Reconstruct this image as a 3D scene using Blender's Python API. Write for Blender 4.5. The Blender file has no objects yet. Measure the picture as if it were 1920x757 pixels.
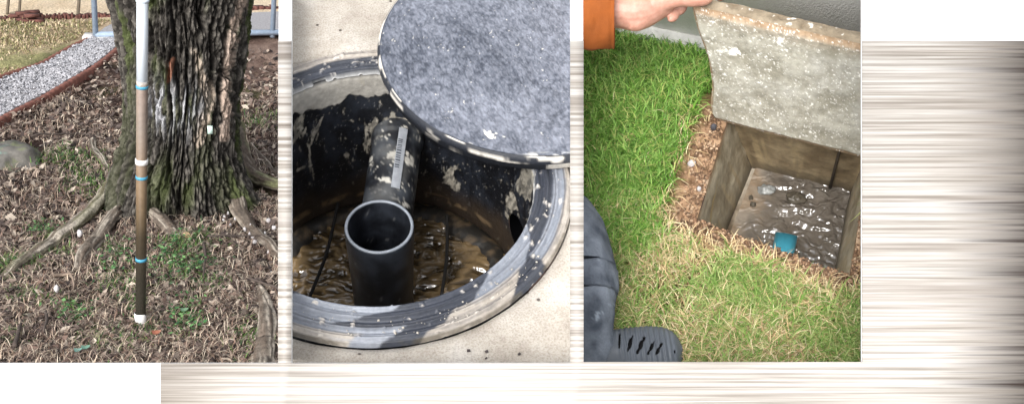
import bpy, math, random
import numpy as np
from mathutils import Matrix, Vector
R = math.radians
rng = np.random.default_rng(7)
random.seed(7)
sc = bpy.context.scene
col = sc.collection

# ------------------------------------------------------------------ camera
PW, PH, FPX = 1920.0, 757.0, 1900.0          # photograph size and focal length in its pixels
CX, CY = PW / 2, PH / 2
PITCH = 49.0
cam_d = bpy.data.cameras.new('camera')
cam_d.sensor_width = 36; cam_d.lens = 36 * FPX / PW
cam_d.clip_start = 0.05; cam_d.clip_end = 500
cam = bpy.data.objects.new('camera', cam_d); col.objects.link(cam)
cam.location = (0, 0, 1.6); cam.rotation_euler = (R(90 - PITCH), 0, 0)
sc.camera = cam
CAM = Matrix.Translation((0, 0, 1.6)) @ Matrix.Rotation(R(90 - PITCH), 4, 'X')

# ------------------------------------------------------------------ world, sun, exposure
SUN_EL, SUN_AZ = 51.0, 206.0                 # azimuth clockwise from +Y (the way the camera faces)
w = bpy.data.worlds.new('World'); sc.world = w; w.use_nodes = True
nt = w.node_tree; nt.nodes.clear()
sky = nt.nodes.new('ShaderNodeTexSky'); sky.sky_type = 'NISHITA'; sky.sun_disc = False
sky.sun_elevation = R(SUN_EL); sky.sun_rotation = R(SUN_AZ)
sky.air_density = 1.0; sky.dust_density = 4.0; sky.ozone_density = 1.0
hs = nt.nodes.new('ShaderNodeHueSaturation'); hs.inputs['Saturation'].default_value = 0.25   # overcast: cloud takes the blue out
bg = nt.nodes.new('ShaderNodeBackground'); bg.inputs[1].default_value = 0.15
wo = nt.nodes.new('ShaderNodeOutputWorld')
nt.links.new(sky.outputs[0], hs.inputs['Color']); nt.links.new(hs.outputs[0], bg.inputs[0]); nt.links.new(bg.outputs[0], wo.inputs[0])
sd = bpy.data.lights.new('sun', 'SUN'); sd.energy = 1.5; sd.angle = R(24); sd.color = (1.0, 0.98, 0.945)
so = bpy.data.objects.new('sun', sd); col.objects.link(so)
_s = Vector((math.sin(R(SUN_AZ)) * math.cos(R(SUN_EL)), math.cos(R(SUN_AZ)) * math.cos(R(SUN_EL)), math.sin(R(SUN_EL))))
so.rotation_euler = _s.to_track_quat('Z', 'Y').to_euler()
vs = sc.view_settings
vs.view_transform = 'Standard'; vs.look = 'None'; vs.gamma = 1.0; vs.use_curve_mapping = False; vs.exposure = 1.0
sc.cycles.caustics_reflective = False; sc.cycles.caustics_refractive = False; sc.cycles.blur_glossy = 1.0

# ------------------------------------------------------------------ numpy noise
def _hash(ix, iy, iz, s):
    h = (ix * 374761393 + iy * 668265263 + iz * 2147483647 * 3 + s * 1274126177) & 0xffffffff
    h = ((h ^ (h >> 13)) * 1274126177) & 0xffffffff
    h = ((h ^ (h >> 16)) * 2246822519) & 0xffffffff
    return ((h ^ (h >> 15)) & 0xffffff) / float(0xffffff)
def vnoise(p, s=0):
    p = np.asarray(p, float)
    if p.shape[1] == 2: p = np.c_[p, np.zeros(len(p))]
    i = np.floor(p).astype(np.int64); t = p - i; t = t * t * (3 - 2 * t)
    x, y, z = i.T; u, v, ww = t.T
    def h(a, b, c): return _hash(x + a, y + b, z + c, s)
    a = h(0,0,0)*(1-u)+h(1,0,0)*u; b = h(0,1,0)*(1-u)+h(1,1,0)*u
    c = h(0,0,1)*(1-u)+h(1,0,1)*u; d = h(0,1,1)*(1-u)+h(1,1,1)*u
    return (a*(1-v)+b*v)*(1-ww)+(c*(1-v)+d*v)*ww
def fbm(p, o=4, s=0, g=0.5):
    p = np.asarray(p, float); r = 0; a = 1; n = 0
    for k in range(o):
        r = r + a * vnoise(p * 2**k + 17.3 * k, s + k); n += a; a *= g
    return r / n
def ss(a, b, x): t = np.clip((x - a) / (b - a), 0, 1); return t * t * (3 - 2 * t)
def lerp(a, b, t): return np.asarray(a) * (1 - t[:, None]) + np.asarray(b) * t[:, None]
def srgb(*c):
    c = np.array(c, float) / 255
    return np.where(c <= .04045, c / 12.92, ((c + .055) / 1.055) ** 2.4)

# ------------------------------------------------------------------ frames: each bay's ground has its own slope
class Frame:
    def __init__(s, px, py, depth, alpha, yaw_px=None):
        d = np.array([((px if yaw_px is None else yaw_px) - CX) / FPX, -(py - CY) / FPX, -1.]); d /= np.linalg.norm(d)
        r = np.cross(d, [0, 1, 0]); r /= np.linalg.norm(r); u = np.cross(r, d); a = R(alpha)
        s.n = u * math.cos(a) - d * math.sin(a); s.r = r; s.fw = np.cross(s.n, r)
        s.o = s.ray(px, py) * depth
        s.B = np.array([s.r, s.fw, s.n])
        m = Matrix.Identity(4)
        for i in range(3):
            for j in range(3): m[i][j] = s.B[j][i]
            m[i][3] = s.o[i]
        s.M = CAM @ m
    def ray(s, px, py): return np.array([(px - CX) / FPX, -(py - CY) / FPX, -1.])
    def g(s, px, py, z=0.0):                      # the point at height z over this ground that a pixel looks at
        ry = s.ray(px, py); t = (s.n @ s.o + z) / (s.n @ ry); return s.B @ (ry * t - s.o)
    def gm(s, P, z=0.0):
        P = np.asarray(P, float)
        ry = np.c_[(P[:, 0] - CX) / FPX, -(P[:, 1] - CY) / FPX, -np.ones(len(P))]
        t = (s.n @ s.o + z) / (ry @ s.n); return (ry * t[:, None] - s.o) @ s.B.T
    def at(s, px, py, Z): return s.B @ (s.ray(px, py) * Z - s.o)
    def on(s, px, py, q, nrm):                    # the point of a local plane that a pixel looks at
        ry = s.B @ s.ray(px, py); e = s.B @ (-s.o); t = ((np.asarray(q) - e) @ nrm) / (ry @ nrm); return e + ry * t
    def px(s, V):
        c = np.asarray(V) @ s.B + s.o; return np.c_[CX + FPX * c[:, 0] / -c[:, 2], CY - FPX * c[:, 1] / -c[:, 2]]
    def Z(s, v): return -(np.asarray(v) @ s.B + s.o)[2]
D1 = Frame(340, 350, 5.6, 23, yaw_px=560)
D2 = Frame(808, 340, 2.1, 49)
D3 = Frame(1355, 340, 2.4, 50)

# ------------------------------------------------------------------ mesh helpers
def mk(name, V, F, mat, D=None, origin=None, parent=None, smooth=True, C=None, kind=None, label=None, cat=None, group=None):
    V = np.asarray(V, np.float32)
    if not isinstance(F, list) or (len(F) and not isinstance(F[0], np.ndarray)): F = [np.asarray(F)]
    F = [f.astype(np.int32) for f in F if len(f)]
    if origin is not None: V = V - np.asarray(origin, np.float32)
    me = bpy.data.meshes.new(name)
    me.vertices.add(len(V)); me.vertices.foreach_set('co', V.ravel())
    idx = np.concatenate([f.ravel() for f in F]); tot = np.concatenate([np.full(len(f), f.shape[1], np.int32) for f in F])
    me.loops.add(len(idx)); me.loops.foreach_set('vertex_index', idx)
    me.polygons.add(len(tot)); st = np.concatenate([[0], np.cumsum(tot)[:-1]]).astype(np.int32)
    me.polygons.foreach_set('loop_start', st); me.polygons.foreach_set('loop_total', tot)
    me.update(calc_edges=True); me.validate()
    if C is not None:
        a = me.attributes.new('Col', 'FLOAT_COLOR', 'POINT')
        a.data.foreach_set('color', np.c_[np.clip(C, 0, 1), np.ones(len(V))].astype(np.float32).ravel())
    if smooth: me.polygons.foreach_set('use_smooth', np.ones(len(tot), bool))
    me.materials.append(mat)
    o = bpy.data.objects.new(name, me); col.objects.link(o)
    if parent is not None: o.parent = parent
    elif D is not None: o.matrix_world = D.M @ Matrix.Translation(Vector(origin if origin is not None else (0, 0, 0)))
    tag(o, label, cat, group, kind)
    return o
def tag(o, label=None, cat=None, group=None, kind=None):
    for k, v in (('label', label), ('category', cat), ('group', group), ('kind', kind)):
        if v: o[k] = v
    return o
def empty(name, D, origin, label, cat, group=None):
    o = bpy.data.objects.new(name, None); col.objects.link(o); o.empty_display_size = .05
    o.matrix_world = D.M @ Matrix.Translation(Vector(origin)); return tag(o, label, cat, group)
def gridF(nu, nv, wrap=False):                     # nu columns (may wrap), nv rows: index = row*nu+col
    c = np.arange(nu if wrap else nu - 1); r = np.arange(nv - 1)
    cc, rr = np.meshgrid(c, r); c2 = (cc + 1) % nu
    return np.stack([rr*nu+cc, rr*nu+c2, (rr+1)*nu+c2, (rr+1)*nu+cc], -1).reshape(-1, 4)
def tube(path, rad, n=16, flat=1.0, cap=True, up=(0, 0, 1)):
    P = np.asarray(path, float); rad = np.broadcast_to(np.asarray(rad, float), (len(P),))
    T = np.gradient(P, axis=0); T /= np.linalg.norm(T, axis=1)[:, None] + 1e-12
    up = np.asarray(up, float); V = []
    for p, t, r in zip(P, T, rad):
        u = up if abs(up @ t) < .95 else np.array([1., 0, 0])
        a = np.cross(t, u); a /= np.linalg.norm(a); b = np.cross(a, t)
        th = np.arange(n) / n * 2 * np.pi
        V.append(p + r * (np.cos(th)[:, None] * a + flat * np.sin(th)[:, None] * b))
    V = np.concatenate(V); F = [gridF(n, len(P), True)]
    if cap:
        k = len(V); V = np.r_[V, P[:1], P[-1:]]
        i = np.arange(n); j = (i + 1) % n; l = (len(P) - 1) * n
        F.append(np.r_[np.c_[j, i, np.full(n, k)], np.c_[l + i, l + j, np.full(n, k + 1)]])
    return V, F
def join(parts):
    V = []; F = []; k = 0
    for v, f in parts:
        V.append(v); F += [x + k for x in (f if isinstance(f, list) else [f])]; k += len(v)
    return np.concatenate(V), F
def box(x0, x1, y0, y1, z0, z1):
    V = np.array([(x, y, z) for z in (z0, z1) for y in (y0, y1) for x in (x0, x1)], float)
    return V, np.array([(0,2,3,1),(4,5,7,6),(0,1,5,4),(2,6,7,3),(0,4,6,2),(1,3,7,5)])
def spline(pts, n):
    P = np.asarray(pts, float); t = np.linspace(0, len(P) - 1, n); i = np.clip(t.astype(int), 0, len(P) - 2); u = (t - i)[:, None]
    g = lambda k: P[np.clip(i + k, 0, len(P) - 1)]
    a, b, c, d = g(-1), g(0), g(1), g(2)
    return .5 * (2*b + (c-a)*u + (2*a-5*b+4*c-d)*u*u + (3*b-a-3*c+d)*u**3)

# ------------------------------------------------------------------ materials
def nmat(name):
    m = bpy.data.materials.new(name); m.use_nodes = True; t = m.node_tree; t.nodes.clear()
    o = t.nodes.new('ShaderNodeOutputMaterial'); b = t.nodes.new('ShaderNodeBsdfPrincipled'); t.links.new(b.outputs[0], o.inputs[0])
    return m, t, b
def noise_node(t, scale, det=5, rough=.6, mp=None, coord='Object'):
    c = t.nodes.new('ShaderNodeTexCoord'); n = t.nodes.new('ShaderNodeTexNoise')
    n.inputs['Scale'].default_value = scale; n.inputs['Detail'].default_value = det; n.inputs['Roughness'].default_value = rough
    if mp:
        m = t.nodes.new('ShaderNodeMapping'); m.inputs['Scale'].default_value = mp
        t.links.new(c.outputs[coord], m.inputs[0]); t.links.new(m.outputs[0], n.inputs['Vector'])
    else: t.links.new(c.outputs[coord], n.inputs['Vector'])
    return n
def ramp(t, src, stops):
    r = t.nodes.new('ShaderNodeValToRGB'); e = r.color_ramp.elements
    for k, (p, c) in enumerate(stops):
        el = e[k] if k < 2 else e.new(p)
        el.position = p; el.color = (*c, 1) if len(c) == 3 else c
    t.links.new(src, r.inputs[0]); return r.outputs[0]
def mix(t, mode, f, a, b):
    m = t.nodes.new('ShaderNodeMix'); m.data_type = 'RGBA'; m.blend_type = mode
    for sock, v in ((m.inputs[0], f), (m.inputs[6], a), (m.inputs[7], b)):
        if hasattr(v, 'is_output'): t.links.new(v, sock)
        elif isinstance(v, (int, float)): sock.default_value = v
        else: sock.default_value = (*v, 1)
    return m.outputs[2]
def bump(t, b, src, strength, dist):
    n = t.nodes.new('ShaderNodeBump'); n.inputs['Strength'].default_value = strength; n.inputs['Distance'].default_value = dist
    t.links.new(src, n.inputs['Height']); t.links.new(n.outputs[0], b.inputs['Normal'])
def m_plain(name, c, rough=.7, var=.25, scale=30, bs=0., bd=.002, metal=0., spec=.5, bscale=None):
    m, t, b = nmat(name); n = noise_node(t, scale)
    c = np.array(c); lo = tuple(np.clip(c * (1 - var), 0, 1)); hi = tuple(np.clip(c * (1 + var), 0, 1))
    t.links.new(ramp(t, n.outputs[0], [(.3, lo), (.7, hi)]), b.inputs['Base Color'])
    b.inputs['Roughness'].default_value = rough; b.inputs['Metallic'].default_value = metal; b.inputs['Specular IOR Level'].default_value = spec
    if bs: bump(t, b, noise_node(t, bscale or scale * 3).outputs[0], bs, bd)
    return m
def m_col(name, rough=.7, var=.3, scale=120, bs=0., bd=.002, spec=.5, bscale=None, trans=0.):   # colour from the mesh, grain from noise
    m, t, b = nmat(name); a = t.nodes.new('ShaderNodeAttribute'); a.attribute_name = 'Col'
    n = noise_node(t, scale); v = ramp(t, n.outputs[0], [(.3, (1 - var,) * 3), (.7, (1 + var,) * 3)])
    t.links.new(mix(t, 'MULTIPLY', 1.0, a.outputs[0], v), b.inputs['Base Color'])
    b.inputs['Roughness'].default_value = rough; b.inputs['Specular IOR Level'].default_value = spec
    if bs: bump(t, b, noise_node(t, bscale or scale).outputs[0], bs, bd)
    return m

# ================================================================== THE WALL AND THE BOARD
WZ = 1.70
U = WZ / FPX
def bx_(px): return (px - CX) * U
def by_(py): return -(py - CY) * U
class BoardFrame:                                  # x right, y up the wall, z out of the wall
    M = CAM @ Matrix.Translation((0, 0, -WZ))
BF = BoardFrame()
def plate(xs, ys, filled, z0, z1):
    V = {}; Vl = []; F = []
    def v(i, j, k):
        if (i, j, k) not in V: V[(i, j, k)] = len(Vl); Vl.append((bx_(xs[i]), by_(ys[j]), (z0, z1)[k]))
        return V[(i, j, k)]
    fl = lambda i, j: 0 <= i < len(xs)-1 and 0 <= j < len(ys)-1 and filled(i, j)
    for i in range(len(xs) - 1):
        for j in range(len(ys) - 1):
            if not fl(i, j): continue
            F.append((v(i,j+1,1), v(i+1,j+1,1), v(i+1,j,1), v(i,j,1))); F.append((v(i,j,0), v(i+1,j,0), v(i+1,j+1,0), v(i,j+1,0)))
            if not fl(i-1,j): F.append((v(i,j,0), v(i,j+1,0), v(i,j+1,1), v(i,j,1)))
            if not fl(i+1,j): F.append((v(i+1,j+1,0), v(i+1,j,0), v(i+1,j,1), v(i+1,j+1,1)))
            if not fl(i,j-1): F.append((v(i+1,j,0), v(i,j,0), v(i,j,1), v(i+1,j,1)))
            if not fl(i,j+1): F.append((v(i,j+1,0), v(i+1,j+1,0), v(i+1,j+1,1), v(i,j+1,1)))
    return np.array(Vl), np.array(F)
m_white = m_plain('white_wall_paint', (.93, .93, .93), .6, .012, 8, .05, .001, bscale=200)
# white wall: a sill below, two slim piers and a broad pier on the right; the three bays are open above
xs = [-420, 522.6, 546.4, 1069.4, 1093.4, 1616.6, 2500]; ys = [-150, 680.5, 677.6 + 6, 900]
solid = lambda i, j: j > 0 or i in (1, 3, 5)
V, F = plate(xs, ys, solid, -.008, -.001)
wall = mk('white_wall', V, F, m_white, BF, smooth=False, label='smooth white wall with three tall open bays behind the wood board', cat='wall')
# low return panels behind the two slim piers, closing each bay's ground off from the next
for pxm in (534.5, 1081.4):
    P = np.array([D2.g(pxm, y, z) for y in (672, -20) for z in (-.40, .09)]); th = np.array([.004, 0, 0])
    V = np.concatenate([P - th, P + th]); F = np.array([(0,1,3,2),(4,6,7,5),(0,4,5,1),(2,3,7,6),(0,2,6,4),(1,5,7,3)])
    Mi = BF.M.inverted() @ D2.M; V = np.array([tuple(Mi @ Vector(v)) for v in V])
    mk('return_panel', V, F, m_white, parent=wall, smooth=False)
# wood board: pale streaked print with darker brown burn towards its edges
m, t, b = nmat('pale_streaked_wood')
n1 = noise_node(t, 1.0, 6, .62, (1.8, 185, 1)); n2 = noise_node(t, 1.0, 4, .6, (.45, 34, 1)); n3 = noise_node(t, 1.0, 5, .7, (5, 240, 1))
fine = ramp(t, n1.outputs[0], [(.34, srgb(162, 154, 145)), (.50, srgb(218, 213, 207)), (.58, srgb(242, 239, 236))])
wide = ramp(t, n2.outputs[0], [(.30, srgb(165, 153, 145)), (.46, srgb(234, 230, 226)), (.7, (1, 1, 1))])
grain = ramp(t, n3.outputs[0], [(.3, (.84, .83, .82)), (.6, (1.0, 1.0, 1.0))])
c0 = mix(t, 'MULTIPLY', .8, mix(t, 'MULTIPLY', 1.0, fine, (.60, .60, .59)), wide); c0 = mix(t, 'MULTIPLY', .9, c0, grain)
co = t.nodes.new('ShaderNodeTexCoord'); sp = t.nodes.new('ShaderNodeSeparateXYZ'); t.links.new(co.outputs['Object'], sp.inputs[0])
def mrange(src, a, b_, c=0., d=1.):
    n = t.nodes.new('ShaderNodeMapRange'); n.interpolation_type = 'SMOOTHSTEP'
    for k, v in zip((1, 2, 3, 4), (a, b_, c, d)): n.inputs[k].default_value = v
    t.links.new(src, n.inputs[0]); return n.outputs[0]
def mth(op, a, b_):
    n = t.nodes.new('ShaderNodeMath'); n.operation = op
    for s_, v in zip(n.inputs, (a, b_)):
        if hasattr(v, 'is_output'): t.links.new(v, s_)
        else: s_.default_value = v
    return n.outputs[0]
jag = mth('MULTIPLY', mth('SUBTRACT', n2.outputs[0], .5), .22)
jag2 = mth('MULTIPLY', mth('SUBTRACT', n1.outputs[0], .5), .40)
xr = mth('ADD', mth('ADD', sp.outputs[0], jag), jag2)
burn = mrange(xr, bx_(1760), bx_(2000))
c1 = mix(t, 'MULTIPLY', burn, c0, srgb(66, 52, 44))
lb = mrange(mth('SUBTRACT', sp.outputs[0], jag), bx_(480), bx_(250), 0, .5)
lb = mth('MULTIPLY', lb, mrange(sp.outputs[1], by_(640), by_(700)))
c1 = mix(t, 'MULTIPLY', lb, c1, srgb(176, 163, 150))
t.links.new(c1, b.inputs['Base Color']); b.inputs['Roughness'].default_value = .55
bump(t, b, n1.outputs[0], .25, .003)
xs = [302, 522, 547, 1069, 1094, 1616, 2260]; ys = [77, 677.5, 680, 890]
solid = lambda i, j: (j >= 2) or i in (1, 3, 5) or (j == 1 and i >= 4)
V, F = plate(xs, ys, solid, 0.0, .003)
mk('wood_board', V, F, m, BF, smooth=False, label='pale streaked wood board with dark burnt edge mounted on the white wall', cat='board')

# ================================================================== BAY 1: the yard with the old tree
def g1(x, y, z=0): return D1.g(x, y, z)
# ---- ground sheet
yy = np.concatenate([np.linspace(-2.6, 2.4, 220), np.geomspace(2.45, 60, 90)])
xx = np.concatenate([-np.geomspace(40, 2.6, 20), np.linspace(-2.5, 2.5, 240), np.geomspace(2.6, 40, 20)])
X, Y = np.meshgrid(xx, yy); V = np.c_[X.ravel(), Y.ravel(), np.zeros(X.size)]
near = 1 - ss(2.5, 6, V[:, 1])
hump = (fbm(V[:, :2] * 2.2, 4, 3) - .5) * .10 + (fbm(V[:, :2] * 14, 3, 5) - .5) * .03
V[:, 2] = hump * (.25 + .75 * near) - .01
def gz(P): return ((fbm(P[:, :2] * 2.2, 4, 3) - .5) * .10 + (fbm(P[:, :2] * 14, 3, 5) - .5) * .03) * (.25 + .75 * (1 - ss(2.5, 6, P[:, 1]))) - .01
PX = D1.px(np.c_[V[:, 0], V[:, 1], 0 * V[:, 0]])
left_of_path = ss(-8, 14, (160 - .52 * PX[:, 0]) - PX[:, 1])                   # beyond the path: mown lawn
n = fbm(V[:, :2] * 3.0, 5, 11); n2_ = fbm(V[:, :2] * 9.0, 4, 12)
litter = lerp(srgb(56, 44, 40), srgb(96, 78, 70), ss(.35, .65, n2_))
litter = lerp(litter, srgb(80, 84, 54), ss(.55, .72, n) * .6)
lawn = lerp(srgb(150, 134, 110), srgb(186, 166, 138), ss(.35, .65, n2_))
lawn = lerp(lawn, srgb(128, 130, 86), ss(.46, .66, n) * .75)
far = lerp(srgb(198, 178, 150), srgb(216, 198, 172), ss(.3, .7, n2_))
c = lerp(litter, lawn, np.clip(left_of_path + ss(40, 20, PX[:, 1]) * 1.0, 0, 1))
c = lerp(c, far, ss(40, 24, PX[:, 1]))
bare = ss(455, 470, PX[:, 0]) * ss(62, 74, PX[:, 1]) * ss(170, 130, PX[:, 1])
c = lerp(c, lerp(srgb(98, 80, 72), srgb(134, 114, 102), ss(.3, .7, n2_)), bare)
m_soil = m_col('yard_soil', .95, .35, 60, .8, .02, .1)
mk('yard_ground', V, gridF(len(xx), len(yy)), m_soil, D1, C=c, kind='structure')

# ---- gravel path and pad
Lp = spline([(-140, 230), (-60, 187), (0, 155), (76, 127), (127, 100), (165, 81), (182, 66)], 40)
Rp = spline([(-140, 320), (-60, 262), (0, 228), (57, 197), (127, 158), (181, 124), (232, 84)], 40)
T_ = np.linspace(0, 1, 14)
P = np.concatenate([(1 - tt) * Lp + tt * Rp for tt in T_])
V = D1.gm(P); V[:, 2] = .012 + (fbm(V[:, :2] * 20, 3, 9) - .5) * .03 + .012
m_grav = m_plain('grey_gravel', srgb(158, 156, 158), .9, .3, 70, .7, .012)
mk('gravel_path', V, gridF(40, 14), m_grav, D1, kind='structure')
pad = np.array([(182, 67), (196, 55), (212, 47), (300, 42), (465, 27), (640, 20), (640, 66), (465, 70), (300, 78), (228, 82)])
V = D1.gm(pad); V[:, 2] = .014
mk('gravel_pad', V, np.array([list(range(len(pad)))]), m_grav, D1, kind='structure', smooth=False)
def stones(P, size, seed, flat=.6):
    r = np.random.default_rng(seed); N = len(P)
    base = np.array([(1,0,0),(-1,0,0),(0,1,0),(0,-1,0),(0,0,1),(0,0,-1)], float)
    Fo = np.array([(0,2,4),(2,1,4),(1,3,4),(3,0,4),(2,0,5),(1,2,5),(3,1,5),(0,3,5)])
    s = size * r.uniform(.6, 1.5, (N, 1, 1)) * r.uniform(.7, 1.2, (N, 6, 1)); an = r.uniform(0, 6.28, N)
    B = base[None] * s; B[:, :, 2] *= flat
    x = B[:, :, 0] * np.cos(an)[:, None] - B[:, :, 1] * np.sin(an)[:, None]; y = B[:, :, 0] * np.sin(an)[:, None] + B[:, :, 1] * np.cos(an)[:, None]
    tilt = r.uniform(-.5, .5, (N, 1)); z = B[:, :, 2] + x * tilt
    V = np.stack([x, y, z], -1) + P[:, None]
    return V.reshape(-1, 3), (Fo[None] + 6 * np.arange(N)[:, None, None]).reshape(-1, 3)
N = 9000
a = rng.uniform(0, 39, N); i = a.astype(int); f_ = (a - i)[:, None]; tt = rng.uniform(.0, 1, N)[:, None]
q = (Lp[i] * (1 - f_) + Lp[np.minimum(i + 1, 39)] * f_) * (1 - tt) + (Rp[i] * (1 - f_) + Rp[np.minimum(i + 1, 39)] * f_) * tt
P = D1.gm(q); P[:, 2] = .03 + (fbm(P[:, :2] * 20, 3, 9) - .5) * .03
V, F = stones(P, .009, 3)
sh = np.repeat(rng.uniform(.45, 1.15, N), 6)[:, None]
mk('path_gravel', V, F, m_col('gravel_chip', .85, .15, 60), D1, smooth=False, C=srgb(176, 175, 179) * sh, kind='stuff', label='loose pale grey gravel chips on the path', cat='gravel')
# scalloped brick-red edging along both sides
m_edge = m_plain('brick_red_edging', srgb(122, 78, 66), .9, .3, 25, .5, .006)
def edging(line, hgt, thick, label):
    P = D1.gm(spline(line, 60)); seg = np.r_[0, np.cumsum(np.linalg.norm(np.diff(P, axis=0), axis=1))]
    n = int(seg[-1] / .012); s = np.linspace(0, seg[-1], n); Q = np.stack([np.interp(s, seg, P[:, k]) for k in range(3)], 1)
    Tn = np.gradient(Q, axis=0); Tn /= np.linalg.norm(Tn, axis=1)[:, None]; Nn = np.c_[-Tn[:, 1], Tn[:, 0], 0 * s]
    sc_ = np.abs(np.sin(s / .06 * np.pi)) ** .6; h = hgt * (.86 + .14 * sc_) + .02 * (fbm(np.c_[s * 3, s * 0], 3, 8) - .5); wd = thick * (.85 + .15 * sc_)
    rows = [Q + Nn * wd[:, None] + [0, 0, -.05], Q + Nn * wd[:, None] + np.c_[0*s, 0*s, h*.7], Q + Nn * (wd*.55)[:, None] + np.c_[0*s, 0*s, h],
            Q - Nn * (wd*.55)[:, None] + np.c_[0*s, 0*s, h], Q - Nn * wd[:, None] + np.c_[0*s, 0*s, h*.7], Q - Nn * wd[:, None] + [0, 0, -.05]]
    o = Q[n // 2]
    mk('path_edging', np.concatenate(rows), gridF(n, 6), m_edge, D1, origin=o, label=label, cat='edging', group='brick red path edgings')
edging([(-140, 322), (-60, 268), (0, 234), (57, 203), (127, 164), (181, 130), (234, 86)], .042, .021, 'scalloped brick red edging along the tree side of the gravel path')
edging([(-140, 228), (-60, 185), (0, 154), (76, 126), (127, 99), (165, 80)], .042, .016, 'low brick red edging along the lawn side of the gravel path')

# ---- grey metal gate frame standing on the path
m_galv = m_plain('galvanised_steel', srgb(150, 166, 184), .45, .12, 40, metal=.15)
fo = g1(180, 74)
fr = empty('metal_frame', D1, fo, 'grey painted pipe frame standing across the path behind the tree', 'gate frame')
rr = .018 * D1.Z(fo) / 7.5
def pt(px, py, z): return D1.g(px, py, z) - fo
zr = .05
A = g1(180, 77) - fo; B = g1(600, 71) - fo
V, F = tube([A + [0, 0, zr], B + [0, 0, zr]], rr * 1.25, 14); mk('bottom_rail', V, F, m_galv, parent=fr)
zv = np.array([0, 0, 1.0])
for k, (bx0, tx, b0) in enumerate(((181, 170, A), (511, 518, g1(511, 72) - fo))):
    nrm = np.array([0, 1., 0])
    top = D1.on(tx, -120, b0 + fo, nrm) - fo
    dirn = (top - b0) / np.linalg.norm(top - b0)
    V, F = tube([b0 + [0, 0, zr - .04], b0 + dirn * 1.9], rr * 1.1, 14); mk('post', V, F, m_galv, parent=fr)
V, F = box(-.09, .09, -.07, .07, -.03, .035); mk('footing', V, F, m_plain('pale_concrete', srgb(190, 188, 184), .9, .2), parent=fr, smooth=False)
# ---- line of bricks across the lawn, the heap of bricks, far saplings
m_brick = m_plain('old_red_brick', srgb(96, 60, 52), .9, .4, 14, .5, .01)
P = D1.gm(spline([(-120, 42), (0, 36), (70, 33), (150, 31), (232, 29), (330, 24), (470, 17), (640, 14)], 120)); 
parts = []
for k in range(0, 119):
    q = P[k]; s = np.linalg.norm(P[k + 1] - P[k]); an = math.atan2(*(P[k + 1] - P[k])[1::-1]) + random.uniform(-.3, .3)
    v, f = box(-.45 * s, .45 * s, -.04, .04, -.03, random.uniform(.006, .028)); ca, sa = math.cos(an), math.sin(an)
    v = np.c_[v[:, 0] * ca - v[:, 1] * sa, v[:, 0] * sa + v[:, 1] * ca, v[:, 2]] + q; parts.append((v, f))
V, F = join(parts); mk('brick_border', V, F, m_brick, D1, origin=P[60], smooth=False, label='long low line of red bricks across the dry lawn', cat='border')
ho = g1(52, 38); hp = empty('brick_heap', D1, ho, 'small heap of dark red bricks lying on the lawn', 'brick heap')
for k in range(18):
    lv = 0 if k < 9 else (1 if k < 15 else 2)
    v, f = box(-.055, .055, -.03, .03, 0, .022); an = random.uniform(-.5, .5); ca, sa = math.cos(an), math.sin(an)
    v = np.c_[v[:, 0] * ca - v[:, 1] * sa, v[:, 0] * sa + v[:, 1] * ca, v[:, 2]]
    mk('brick', v + [random.uniform(-.14, .14) * (1 - .25 * lv), random.uniform(-.08, .08), lv * .022], f, m_brick, parent=hp, smooth=False)
m_thin = m_plain('sapling_bark', srgb(104, 94, 80), .9, .3, 20, .4, .01)
for (b0, tx, r_, lb) in (((13, 22), 9, .013, 'thin dark sapling trunk on the far lawn beside the leaning one'), ((35, 25), 26, .012, 'thin leaning sapling trunk rising behind the brick heap'), ((145, 29), 140, .015, 'slim bare sapling trunk beside the metal frame on the brick line')):
    o_ = g1(*b0); top = D1.on(tx, -160, o_, np.array([0, 1., 0])) - o_
    V, F = tube(spline([-.05 * top, .3 * top + [.02, 0, 0], .7 * top - [.02, 0, 0], top], 12), np.linspace(r_, r_ * .7, 12), 10)
    e = empty('sapling', D1, o_, lb, 'tree', 'saplings on the far lawn'); mk('trunk', V, F, m_thin, parent=e)

# ---- the tree
rows = np.array([(-160, 180, 505), (-80, 196, 486), (0, 210, 471), (50, 222, 466), (100, 229, 459), (150, 236, 452), (200, 239, 446), (240, 238, 443),
                 (270, 230, 443), (300, 220, 447), (330, 212, 453), (360, 207, 460), (385, 203, 466), (410, 198, 472)], float)
base = g1(338, 372)
nv = 420; nu = 620
pyv = np.linspace(-160, 410, nv)[::-1]
lft = np.interp(pyv, rows[:, 0], rows[:, 1]); rgt = np.interp(pyv, rows[:, 0], rows[:, 2])
k_ = np.ones(15) / 15
lft = np.convolve(np.pad(lft, 7, 'edge'), k_, 'valid'); rgt = np.convolve(np.pad(rgt, 7, 'edge'), k_, 'valid')
ctr = np.array([D1.on((l + r) / 2, y, base, np.array([0, 1., 0])) for l, r, y in zip(lft, rgt, pyv)])
rad = np.array([(r - l) / 2 * D1.Z(c_) / FPX for l, r, c_ in zip(lft, rgt, ctr)])
th = np.arange(nu) / nu * 2 * np.pi
TH, HH = np.meshgrid(th, ctr[:, 2]); RR = np.repeat(rad[:, None], nu, 1)
hz = HH - ctr[0, 2]
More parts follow.
